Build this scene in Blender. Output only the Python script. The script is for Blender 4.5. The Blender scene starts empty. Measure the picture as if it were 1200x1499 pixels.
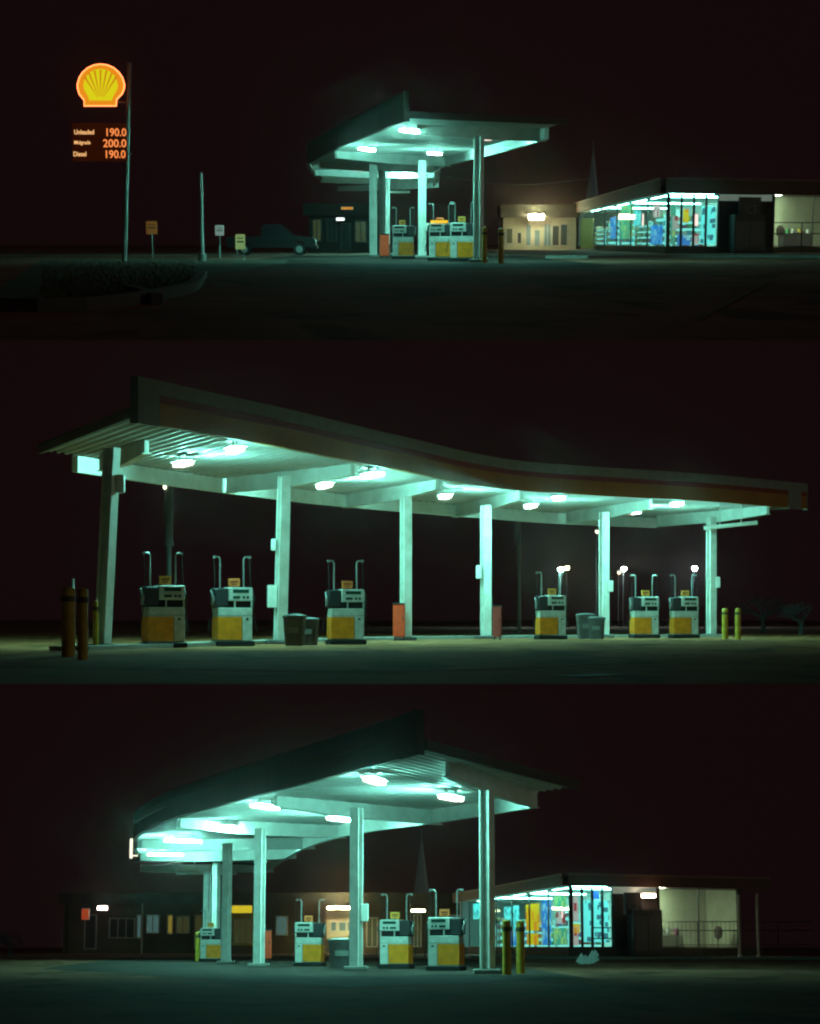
import bpy, math, random
from mathutils import Vector, Matrix, Quaternion
random.seed(7)
scene = bpy.context.scene
COL = scene.collection
# ------------------------------------------------------------------ camera
# Three night-time forecourts on three terraces: the middle one is level, the upper one
# climbs a slope, the lower one falls away; a long lens (90 mm) takes them all in.
F = 3000.0
EYE = 0.66
HZ = {1: 356.5, 2: 906.0, 3: 1384.5}            # picture row of each terrace's own horizon
TH = {k: math.atan((906.0 - v) / F) for k, v in HZ.items()}
cam_d = bpy.data.cameras.new("camera")
cam = bpy.data.objects.new("camera", cam_d); COL.objects.link(cam)
cam.location = (0, 0, EYE); cam.rotation_euler = (math.pi / 2, 0, 0)
cam_d.sensor_fit = 'HORIZONTAL'; cam_d.sensor_width = 36.0; cam_d.lens = 36.0 * F / 1200.0
cam_d.shift_y = (906.0 - 749.5) / 1200.0
cam_d.clip_start = 0.1; cam_d.clip_end = 5000
scene.camera = cam
# ------------------------------------------------------------------ night sky
w = bpy.data.worlds.new("World"); scene.world = w; w.use_nodes = True
bg = w.node_tree.nodes['Background']
bg.inputs[0].default_value = (0.0055, 0.0021, 0.0025, 1); bg.inputs[1].default_value = 0.95
# faint fill light added low from the right to lift fascia and posts
sl = bpy.data.lights.new("night_fill", 'SUN'); sl.energy = 0.06; sl.angle = math.radians(35); sl.color = (.95, 1.0, .72)
so = bpy.data.objects.new("night_fill", sl); COL.objects.link(so); sl.energy = 0.085; so.rotation_euler = Vector((-.95, .31, -.10)).to_track_quat('-Z', 'Y').to_euler()
# ------------------------------------------------------------------ exposure / sampling
scene.view_settings.view_transform = 'Standard'; scene.view_settings.look = 'None'
scene.view_settings.exposure = 0.28; scene.view_settings.gamma = 1
cy = scene.cycles
cy.use_denoising = True
try: cy.denoiser = 'OPENIMAGEDENOISE'
except Exception: pass
cy.max_bounces = 6; cy.diffuse_bounces = 3; cy.glossy_bounces = 3; cy.transmission_bounces = 4
cy.transparent_max_bounces = 12; cy.volume_bounces = 0
cy.pixel_filter_type = 'BLACKMAN_HARRIS'; cy.filter_width = 2.2
cy.sample_clamp_indirect = 3.0

TEAL = (0.20, 1.0, 0.68)
# ------------------------------------------------------------------ materials
MATS = {}
def mat(name, col, rough=.6, metal=0.0, var=.18, scale=3.0, bump=0.0, em=None, es=0.0, spec=.4, dirt=None):
    if name in MATS: return MATS[name]
    m = bpy.data.materials.new(name); m.use_nodes = True
    nt = m.node_tree; b = nt.nodes['Principled BSDF']
    b.inputs['Roughness'].default_value = rough; b.inputs['Metallic'].default_value = metal
    b.inputs['Specular IOR Level'].default_value = spec
    tc = nt.nodes.new('ShaderNodeTexCoord'); nz = nt.nodes.new('ShaderNodeTexNoise')
    nz.inputs['Scale'].default_value = scale; nz.inputs['Detail'].default_value = 6; nz.inputs['Roughness'].default_value = .65
    nt.links.new(tc.outputs['Object'], nz.inputs['Vector'])
    cr = nt.nodes.new('ShaderNodeValToRGB'); e = cr.color_ramp.elements
    e[0].position = .3; e[1].position = .7
    dk = dirt or tuple(c * (1 - var) for c in col)
    e[0].color = (*dk, 1); e[1].color = (*[min(1, c * (1 + var * .5)) for c in col], 1)
    nt.links.new(nz.outputs['Fac'], cr.inputs['Fac'])
    nt.links.new(cr.outputs['Color'], b.inputs['Base Color'])
    if bump:
        bp = nt.nodes.new('ShaderNodeBump'); bp.inputs['Strength'].default_value = bump
        bp.inputs['Distance'].default_value = .02
        nt.links.new(nz.outputs['Fac'], bp.inputs['Height']); nt.links.new(bp.outputs['Normal'], b.inputs['Normal'])
    if em:
        b.inputs['Emission Color'].default_value = (*em, 1); b.inputs['Emission Strength'].default_value = es
    MATS[name] = m; return m
def emis(name, col, s):
    if name in MATS: return MATS[name]
    m = bpy.data.materials.new(name); m.use_nodes = True; nt = m.node_tree; nt.nodes.clear()
    o = nt.nodes.new('ShaderNodeOutputMaterial'); e = nt.nodes.new('ShaderNodeEmission')
    e.inputs[0].default_value = (*col, 1); e.inputs[1].default_value = s
    nt.links.new(e.outputs[0], o.inputs[0]); MATS[name] = m; return m
def glass_mat():
    m = bpy.data.materials.new("window_glass"); m.use_nodes = True; nt = m.node_tree; nt.nodes.clear()
    o = nt.nodes.new('ShaderNodeOutputMaterial'); t = nt.nodes.new('ShaderNodeBsdfTransparent'); g = nt.nodes.new('ShaderNodeBsdfGlossy')
    g.inputs['Roughness'].default_value = .03; t.inputs[0].default_value = (.86, .95, .92, 1)
    fr = nt.nodes.new('ShaderNodeValue'); fr.outputs[0].default_value = .05
    x = nt.nodes.new('ShaderNodeMixShader')
    for a, b in ((fr.outputs[0], x.inputs[0]), (t.outputs[0], x.inputs[1]), (g.outputs[0], x.inputs[2]), (x.outputs[0], o.inputs[0])): nt.links.new(a, b)
    return m
def poster_mat(name, col, col2, scale, em=0.0):
    m = bpy.data.materials.new(name); m.use_nodes = True; nt = m.node_tree; nt.nodes.clear()
    o = nt.nodes.new('ShaderNodeOutputMaterial'); d = nt.nodes.new('ShaderNodeBsdfDiffuse'); t = nt.nodes.new('ShaderNodeBsdfTranslucent')
    x = nt.nodes.new('ShaderNodeMixShader'); x.inputs[0].default_value = .82
    tc = nt.nodes.new('ShaderNodeTexCoord'); v = nt.nodes.new('ShaderNodeTexVoronoi'); v.distance = 'CHEBYCHEV'; v.inputs['Scale'].default_value = scale
    cr = nt.nodes.new('ShaderNodeValToRGB'); cr.color_ramp.interpolation = 'CONSTANT'
    cr.color_ramp.elements[0].color = (*col2, 1); cr.color_ramp.elements[1].position = .32; cr.color_ramp.elements[1].color = (*col, 1)
    nt.links.new(tc.outputs['Object'], v.inputs['Vector']); nt.links.new(v.outputs['Distance'], cr.inputs['Fac'])
    for s in (d, t): nt.links.new(cr.outputs[0], s.inputs[0])
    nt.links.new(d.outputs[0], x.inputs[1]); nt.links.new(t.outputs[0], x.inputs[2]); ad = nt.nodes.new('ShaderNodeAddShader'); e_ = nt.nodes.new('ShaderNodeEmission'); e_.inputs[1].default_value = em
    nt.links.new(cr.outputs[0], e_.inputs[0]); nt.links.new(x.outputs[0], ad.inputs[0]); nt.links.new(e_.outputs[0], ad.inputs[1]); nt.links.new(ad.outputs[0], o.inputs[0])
    return m
def stock_mat():
    m = bpy.data.materials.new("packaged_goods"); m.use_nodes = True; nt = m.node_tree; b = nt.nodes['Principled BSDF']
    g = nt.nodes.new('ShaderNodeNewGeometry'); cr = nt.nodes.new('ShaderNodeValToRGB'); cr.color_ramp.interpolation = 'CONSTANT'
    cols = [(.7, .7, .65), (.55, .06, .04), (.7, .5, .05), (.06, .2, .5), (.7, .72, .7), (.08, .35, .12), (.75, .6, .5), (.35, .08, .2), (.1, .4, .5), (.8, .8, .75)]
    e = cr.color_ramp.elements
    e[0].color = (*cols[0], 1); e[1].position = .1; e[1].color = (*cols[1], 1)
    for i in range(2, 10):
        q = e.new(i / 10); q.color = (*cols[i], 1)
    nt.links.new(g.outputs['Random Per Island'], cr.inputs[0]); nt.links.new(cr.outputs[0], b.inputs['Base Color'])
    b.inputs['Roughness'].default_value = .4; return m
def ground_mat(name, c1, c2, c3, rough=.75, joint=0.0):
    m = bpy.data.materials.new(name); m.use_nodes = True; nt = m.node_tree; b = nt.nodes['Principled BSDF']
    tc = nt.nodes.new('ShaderNodeTexCoord')
    n1 = nt.nodes.new('ShaderNodeTexNoise'); n1.inputs['Scale'].default_value = .16; n1.inputs['Detail'].default_value = 8; n1.inputs['Roughness'].default_value = .62
    mp = nt.nodes.new('ShaderNodeMapping'); mp.inputs['Scale'].default_value = (1, .35, 1)
    nt.links.new(tc.outputs['Object'], mp.inputs[0]); nt.links.new(mp.outputs[0], n1.inputs['Vector'])
    cr = nt.nodes.new('ShaderNodeValToRGB'); e = cr.color_ramp.elements
    e[0].position = .36; e[0].color = (*c1, 1); e[1].position = .66; e[1].color = (*c3, 1); q = e.new(.5); q.color = (*c2, 1)
    nt.links.new(n1.outputs['Fac'], cr.inputs[0])
    n2 = nt.nodes.new('ShaderNodeTexNoise'); n2.inputs['Scale'].default_value = 14; n2.inputs['Detail'].default_value = 5
    nt.links.new(tc.outputs['Object'], n2.inputs['Vector'])
    mx = nt.nodes.new('ShaderNodeMix'); mx.data_type = 'RGBA'; mx.blend_type = 'MULTIPLY'; mx.inputs[0].default_value = .45
    nt.links.new(cr.outputs[0], mx.inputs[6]); nt.links.new(n2.outputs['Fac'], mx.inputs[7])
    last = mx.outputs[2]
    n3 = nt.nodes.new('ShaderNodeTexNoise'); n3.inputs['Scale'].default_value = .55; n3.inputs['Detail'].default_value = 4; n3.inputs['Distortion'].default_value = 1.2
    nt.links.new(mp.outputs[0], n3.inputs['Vector']); c3_ = nt.nodes.new('ShaderNodeValToRGB'); c3_.color_ramp.elements[0].position = .36; c3_.color_ramp.elements[0].color = (.35, .35, .35, 1); c3_.color_ramp.elements[1].position = .46; c3_.color_ramp.elements[1].color = (1, 1, 1, 1)
    nt.links.new(n3.outputs['Fac'], c3_.inputs[0]); m4 = nt.nodes.new('ShaderNodeMix'); m4.data_type = 'RGBA'; m4.blend_type = 'MULTIPLY'; m4.inputs[0].default_value = .8
    nt.links.new(last, m4.inputs[6]); nt.links.new(c3_.outputs[0], m4.inputs[7]); last = m4.outputs[2]
    if joint:
        br = nt.nodes.new('ShaderNodeTexBrick'); br.offset = 0; br.inputs['Scale'].default_value = 1; br.inputs['Mortar Size'].default_value = .06
        br.inputs['Brick Width'].default_value = joint; br.inputs['Row Height'].default_value = joint * 1.3
        br.inputs['Color1'].default_value = (1, 1, 1, 1); br.inputs['Color2'].default_value = (.88, .88, .88, 1); br.inputs['Mortar'].default_value = (.25, .25, .25, 1)
        rt = nt.nodes.new('ShaderNodeMapping'); rt.inputs['Rotation'].default_value = (0, 0, .5)
        nt.links.new(tc.outputs['Object'], rt.inputs[0]); nt.links.new(rt.outputs[0], br.inputs['Vector'])
        m2 = nt.nodes.new('ShaderNodeMix'); m2.data_type = 'RGBA'; m2.blend_type = 'MULTIPLY'; m2.inputs[0].default_value = .8
        nt.links.new(last, m2.inputs[6]); nt.links.new(br.outputs['Color'], m2.inputs[7]); last = m2.outputs[2]
    nt.links.new(last, b.inputs['Base Color'])
    mr = nt.nodes.new('ShaderNodeMapRange'); mr.inputs[3].default_value = rough + .1; mr.inputs[4].default_value = rough + .28
    nt.links.new(n1.outputs['Fac'], mr.inputs[0]); nt.links.new(mr.outputs[0], b.inputs['Roughness'])
    bp = nt.nodes.new('ShaderNodeBump'); bp.inputs['Strength'].default_value = .35; bp.inputs['Distance'].default_value = .01
    nt.links.new(n2.outputs['Fac'], bp.inputs['Height']); nt.links.new(bp.outputs[0], b.inputs['Normal'])
    b.inputs['Specular IOR Level'].default_value = .03
    return m

WHITE = mat("aged_white_paint", (.88, .88, .85), .5, var=.1, scale=1.6, dirt=(.74, .72, .67))
STEELW = mat("painted_steel", (.90, .90, .87), .45, var=.2, scale=2.2, dirt=(.70, .68, .62))
SOFF = mat("soffit_sheet", (.66, .64, .61), .5, var=.18, scale=.7, dirt=(.52, .50, .47))
TRIM = mat("grey_trim", (.25, .26, .24), .6)
FASC_SHADE = mat("shaded_fascia", (.12, .05, .03), .7, var=.3, scale=.6); TRIM_SHADE = mat("shaded_trim", (.09, .065, .06), .7)  # darker copies of fascia and trim, unlit side put into the colour
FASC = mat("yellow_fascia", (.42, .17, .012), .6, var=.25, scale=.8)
RED = mat("red_stripe", (.26, .035, .015), .6)
BROWN = mat("brown_fascia", (.11, .045, .025), .7)
DARK = mat("dark_plastic", (.03, .03, .035), .5)
BLK = mat("black_rubber", (.010, .010, .011), .7)
PUMPW = mat("pump_white", (.60, .62, .60), .4, var=.12, scale=5, dirt=(.42, .42, .38))
OCHRE = mat("ochre_panel", (.88, .26, .015), .45, var=.3, scale=4)
YEL = mat("topper_yellow", (.85, .36, .06), .5)
ORG = mat("topper_orange", (.9, .22, .06), .5)
LCD = mat("display_glass", (.015, .06, .045), .15)
ORANGE = mat("orange_enamel", (.92, .075, .02), .45, var=.25, scale=5)
MAROON = mat("dull_red_enamel", (.5, .07, .06), .6)
BIN = mat("bin_grey", (.13, .12, .12), .6, var=.3, scale=4)
BOLY = mat("bollard_yellow", (.75, .46, .04), .55, var=.35, scale=6)
GALV = mat("galvanised", (.36, .37, .37), .4, metal=.5, var=.25, scale=6)
CONC = mat("concrete", (.24, .24, .22), .85, var=.25, scale=4, bump=.3)
CREAM = mat("cream_render", (.55, .52, .38), .8, var=.15, scale=1.2)
WALLD = mat("dark_render", (.035, .033, .030), .85, var=.3, scale=1.5)
WALLG = mat("green_grey_render", (.08, .08, .065), .85, var=.3, scale=1.2)
ROOFM = mat("roof_sheet", (.10, .09, .08), .7)
FRAME = mat("window_frame", (.05, .055, .055), .5)
PALEF = mat("pale_frame", (.55, .55, .45), .5)
SHOPW = mat("shop_interior_white", (.75, .78, .76), .6, var=.06)
SHELFM = mat("shelf_metal", (.5, .5, .5), .5)
FLOORT = mat("shop_floor", (.35, .36, .34), .3)
BARK = mat("bark", (.06, .05, .045), .9)
CARP = mat("car_paint", (.016, .014, .015), .3, var=.05)
CARG = mat("car_glass", (.02, .02, .025), .1)
STONE = mat("stone", (.22, .22, .21), .9)
GLASS = glass_mat(); STOCK = stock_mat()
GLASSD = mat("dim_glass", (.04, .055, .055), .12)
TUBE = emis("tube_glow", (.24, 1.0, .80), 900)
TUBE_END = emis("tube_housing_glow", (1.0, .62, .55), 1.3)
def halation_mat():
    m = bpy.data.materials.new("pink_halation"); m.use_nodes = True; nt = m.node_tree; nt.nodes.clear()
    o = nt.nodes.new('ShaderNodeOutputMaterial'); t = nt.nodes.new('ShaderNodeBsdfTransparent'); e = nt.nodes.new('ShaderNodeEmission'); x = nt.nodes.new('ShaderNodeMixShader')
    e.inputs[0].default_value = (1.0, .74, .66, 1); e.inputs[1].default_value = 2.2; x.inputs[0].default_value = .45  # pink emission stands for halation round the bright tubes
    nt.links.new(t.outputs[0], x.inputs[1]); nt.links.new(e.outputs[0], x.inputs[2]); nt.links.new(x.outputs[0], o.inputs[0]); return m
HALATION = halation_mat()
DIFF = mat("lamp_housing", (.6, .6, .58), .5)

# ------------------------------------------------------------------ geometry helpers
class MB:
    def __init__(s): s.v = []; s.f = []
    def add(s, vs, fs):
        k = len(s.v); s.v += [tuple(v) for v in vs]; s.f += [tuple(i + k for i in f) for f in fs]; return s
    def hexa(s, p):      # 8 points: bottom ring 0-3 (ccw from above), top ring 4-7
        return s.add(p, [(3, 2, 1, 0), (4, 5, 6, 7), (0, 1, 5, 4), (1, 2, 6, 5), (2, 3, 7, 6), (3, 0, 4, 7)])
    def box(s, x0, x1, y0, y1, z0, z1):
        return s.hexa([(x0, y0, z0), (x1, y0, z0), (x1, y1, z0), (x0, y1, z0), (x0, y0, z1), (x1, y0, z1), (x1, y1, z1), (x0, y1, z1)])
    def rbox(s, x0, x1, y0, y1, z0, z1, b=.02):   # box with chamfered edges all round
        P = []
        for z, i in ((z0, b), (z0 + b, 0), (z1 - b, 0), (z1, b)):
            xa, xb, ya, yb = x0 + i, x1 - i, y0 + i, y1 - i; c = b
            P += [(xa + c, ya, z), (xb - c, ya, z), (xb, ya + c, z), (xb, yb - c, z), (xb - c, yb, z), (xa + c, yb, z), (xa, yb - c, z), (xa, ya + c, z)]
        fs = [tuple(range(7, -1, -1)), tuple(range(24, 32))]
        for r in range(3):
            for k in range(8):
                a = r * 8 + k; c2 = r * 8 + (k + 1) % 8; fs.append((a, c2, c2 + 8, a + 8))
        return s.add(P, fs)
    def prism(s, poly, z0, z1):
        n = len(poly); P = [(x, y, z0) for x, y in poly] + [(x, y, z1) for x, y in poly]
        return s.add(P, [tuple(range(n - 1, -1, -1)), tuple(range(n, 2 * n))] + [(i, (i + 1) % n, (i + 1) % n + n, i + n) for i in range(n)])
    def prism_y(s, poly, y0, y1):   # polygon in XZ extruded along Y
        n = len(poly); P = [(x, y0, z) for x, z in poly] + [(x, y1, z) for x, z in poly]
        return s.add(P, [tuple(range(n)), tuple(range(2 * n - 1, n - 1, -1))] + [((i + 1) % n, i, i + n, (i + 1) % n + n) for i in range(n)])
    def tube(s, path, r, n=10, r2=None):
        path = [Vector(p) for p in path]; m = len(path); rings = []
        up = None
        for i, p in enumerate(path):
            d = (path[min(i + 1, m - 1)] - path[max(i - 1, 0)]).normalized()
            if up is None: up = d.orthogonal().normalized()
            up = (up - d * up.dot(d)).normalized(); sd = d.cross(up)
            rr = r if r2 is None else r + (r2 - r) * i / (m - 1)
            rings.append([p + (up * math.cos(2 * math.pi * k / n) + sd * math.sin(2 * math.pi * k / n)) * rr for k in range(n)])
        P = [q for R in rings for q in R]
        fs = [tuple(range(n - 1, -1, -1)), tuple(range((m - 1) * n, m * n))]
        for i in range(m - 1):
            for k in range(n):
                a = i * n + k; b = i * n + (k + 1) % n; fs.append((a, b, b + n, a + n))
        return s.add(P, fs)
    def lathe(s, prof, n=20, c=(0, 0)):
        P = [(c[0] + r * math.cos(2 * math.pi * k / n), c[1] + r * math.sin(2 * math.pi * k / n), z) for r, z in prof for k in range(n)]
        fs = [tuple(range(n - 1, -1, -1)), tuple(range((len(prof) - 1) * n, len(prof) * n))]
        for i in range(len(prof) - 1):
            for k in range(n):
                a = i * n + k; b = i * n + (k + 1) % n; fs.append((a, b, b + n, a + n))
        return s.add(P, fs)
    def bar(s, a, b, wd, z0, z1):   # upright-sided bar between XY points a and b
        a = Vector(a[:2]); b = Vector(b[:2]); d = (b - a).normalized(); n = Vector((-d.y, d.x)) * wd / 2
        return s.prism([tuple(a - n), tuple(b - n), tuple(b + n), tuple(a + n)], z0, z1)
    def strip(s, A, B, z0, z1):     # swept solid between two polylines A (outer) and B (inner), XY lists
        n = len(A)
        P = [(x, y, z0) for x, y in A] + [(x, y, z0) for x, y in B] + [(x, y, z1) for x, y in A] + [(x, y, z1) for x, y in B]
        fs = []
        for i in range(n - 1):
            fs += [(i, i + 1, n + i + 1, n + i), (2 * n + i, 3 * n + i, 3 * n + i + 1, 2 * n + i + 1),
                   (i, 2 * n + i, 2 * n + i + 1, i + 1), (n + i, n + i + 1, 3 * n + i + 1, 3 * n + i)]
        fs += [(0, n, 3 * n, 2 * n), (n - 1, 3 * n - 1, 4 * n - 1, 2 * n - 1)]
        return s.add(P, fs)
def link(name, mb, m, parent=None, off=(0, 0, 0), smooth=False):
    me = bpy.data.meshes.new(name)
    me.from_pydata([(x - off[0], y - off[1], z - off[2]) for x, y, z in mb.v], [], mb.f)
    me.materials.append(m); me.validate(); me.update()
    if smooth:
        for p in me.polygons: p.use_smooth = True
        try: me.set_sharp_from_angle(angle=math.radians(40))
        except Exception: pass
    import bmesh
    bm = bmesh.new(); bm.from_mesh(me); bmesh.ops.recalc_face_normals(bm, faces=bm.faces); bm.to_mesh(me); bm.free()
    o = bpy.data.objects.new(name, me); COL.objects.link(o)
    if parent: o.parent = parent
    return o
PANEL = {}
def tag(o, p, label=None, cat=None, group=None, kind=None):
    PANEL[o.name] = p
    if label: o['label'] = label
    if cat: o['category'] = cat
    if group: o['group'] = group
    if kind: o['kind'] = kind
    return o
def thing(p, name, label, cat, loc=(0, 0, 0), rz=0, group=None):
    o = bpy.data.objects.new(name, None); COL.objects.link(o); o.empty_display_size = .3
    o.location = loc; o.rotation_euler = (0, 0, rz); return tag(o, p, label, cat, group)
def copy_tree(o, parent=None):
    c = o.copy(); COL.objects.link(c); c.parent = parent
    for ch in [x for x in KIDS.get(o.name, [])]: copy_tree(ch, c)
    return c
KIDS = {}
def snapshot():
    KIDS.clear()
    for ob in bpy.data.objects:
        if ob.parent: KIDS.setdefault(ob.parent.name, []).append(ob)
# picture point -> terrace coordinates
def ray(p, x, y):
    t = TH[p]; b = 906.0 - y
    return Vector((x - 600.0, F * math.cos(t) + b * math.sin(t), b * math.cos(t) - F * math.sin(t)))
def at(p, x, y, Y):
    d = ray(p, x, y); d = d * (Y / d.y); return Vector((d.x, d.y, d.z + EYE))
def onz(p, x, y, z):
    d = ray(p, x, y); d = d * ((z - EYE) / d.z); return Vector((d.x, d.y, z))
def gx(p, x, Y):       # ground point at picture column x and distance Y
    y = HZ[p] + F * EYE / Y
    q = at(p, x, y, Y); return Vector((q.x, Y, 0))
def xy(v): return (v.x, v.y)
def resample(pts, n):
    P = [Vector(p[:2]) for p in pts]
    ext = [P[0] * 2 - P[1]] + P + [P[-1] * 2 - P[-2]]; out = []
    for i in range(1, len(ext) - 2):
        a, b, c, d = ext[i - 1:i + 3]
        for k in range(16):
            t = k / 16
            out.append(.5 * ((2 * b) + (c - a) * t + (2 * a - 5 * b + 4 * c - d) * t * t + (3 * b - a - 3 * c + d) * t ** 3))
    out.append(P[-1]); L = [0]
    for i in range(1, len(out)): L.append(L[-1] + (out[i] - out[i - 1]).length)
    res = []; j = 0
    for k in range(n):
        s = L[-1] * k / (n - 1)
        while j < len(L) - 2 and L[j + 1] < s: j += 1
        t = (s - L[j]) / max(1e-9, L[j + 1] - L[j]); res.append(out[j].lerp(out[j + 1], min(1, max(0, t))))
    return res
def offset(poly, d):   # shift a polyline sideways (to its left for +d)
    o = []
    for i, p in enumerate(poly):
        t = (poly[min(i + 1, len(poly) - 1)] - poly[max(i - 1, 0)]).normalized(); o.append(p + Vector((-t.y, t.x)) * d)
    return o
T = lambda L: [tuple(v) for v in L]

# ------------------------------------------------------------------ grounds
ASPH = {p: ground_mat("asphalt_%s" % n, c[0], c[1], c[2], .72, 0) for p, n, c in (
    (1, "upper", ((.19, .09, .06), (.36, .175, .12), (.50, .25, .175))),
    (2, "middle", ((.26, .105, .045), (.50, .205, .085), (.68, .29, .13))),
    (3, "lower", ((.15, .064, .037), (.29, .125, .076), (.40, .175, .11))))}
FAR_GROUND = ground_mat("haze_lifted_ground", (.34, .19, .16), (.42, .24, .20), (.5, .3, .25), .8)  # distant ground coloured paler, haze towards the sky tone put into it
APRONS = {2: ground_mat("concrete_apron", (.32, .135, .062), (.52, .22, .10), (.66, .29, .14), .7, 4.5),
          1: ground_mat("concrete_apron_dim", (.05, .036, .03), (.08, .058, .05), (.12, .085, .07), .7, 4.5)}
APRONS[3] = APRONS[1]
def sheet(name, p, poly, z, m, label=None, cat=None):
    mb = MB(); mb.add([(x, y, z) for x, y in poly], [tuple(range(len(poly)))])
    o = link(name, mb, m); tag(o, p, label, cat, kind='structure'); return o
for p, yb in ((1, 498.5), (2, 1001.0), (3, 1540.0)):
    Y0 = onz(p, 600, yb, 0).y; X0 = Y0 * .21 + 3
    sheet("ground", p, [(-X0, Y0), (X0, Y0), (110 * .21 + 3, 110), (-110 * .21 - 3, 110)], 0, ASPH[p])
    sheet("far_ground", p, [(-26.1, 110), (26.1, 110), (193, 900), (-193, 900)], 0, FAR_GROUND)

# ------------------------------------------------------------------ canopy
ZS, ZB, ZF, ZL = 4.82, 4.38, 4.62, 4.57
def lamp_fixture(par, c, d, L, k=1.0):
    """twin-tube batten hung under the soffit, c centre XY, d unit direction"""
    h = MB(); n = Vector((-d.y, d.x)); a = c - d * L / 2; b = c + d * L / 2
    h.bar(a, b, .40, ZL + .05, ZL + .08)
    for e in (-.3, .3):
        q = c + d * L * e; h.box(q.x - .015, q.x + .015, q.y - .015, q.y + .015, ZL + .08, ZS + .01)
    fx = link("light_fixture", h, DIFF, par)
    for s in (-1, 1):
        t = MB(); o = n * .075 * s
        t.tube([(a.x + o.x, a.y + o.y, ZL), (b.x + o.x, b.y + o.y, ZL)], .034, 8)
        link("light_tube", t, TUBE, fx, smooth=True)
    t = MB(); t.bar(a - d * .04, b + d * .04, .27, ZL - .065, ZL + .046); link("halation_shell", t, HALATION, fx)  # added glowing shell, a pink halo round the tubes
    return fx
def column(par, base, top, d, p, boxes=(), w=.27):
    """H-section steel post; d is the direction its web faces"""
    mb = MB(); n = Vector((-d.y, d.x)); h = w / 2; th = .03
    def rect(u0, u1, v0, v1, z0=.08, z1=ZB + .01):
        P = []
        for zz, c in ((z0, base), (z1, top)):
            for u, v in ((u0, v0), (u1, v0), (u1, v1), (u0, v1)):
                q = Vector(c[:2]) + d * u + n * v; P.append((q.x, q.y, zz))
        mb.hexa(P)
    rect(-h, h, -h, -h + th); rect(-h, h, h - th, h); rect(-th / 2, th / 2, -h + th, h - th)
    c = link("column", mb, STEELW, par)
    b = MB(); b.rbox(base[0] - .34, base[0] + .34, base[1] - .34, base[1] + .34, 0, .12, .03)
    link("base_block", b, CONC if p != 2 else BIN, c)
    for (z, side, s, mm) in boxes:
        q = Vector(base[:2]).lerp(Vector(top[:2]), z / ZB); m = MB(); x = q.x + side * (h + .09)
        m.rbox(x - .1 * s, x + .1 * s, q.y - .12, q.y + .06, z - .22 * s, z + .22 * s, .02); link("junction_box", m, mm, c)
    return c
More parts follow.
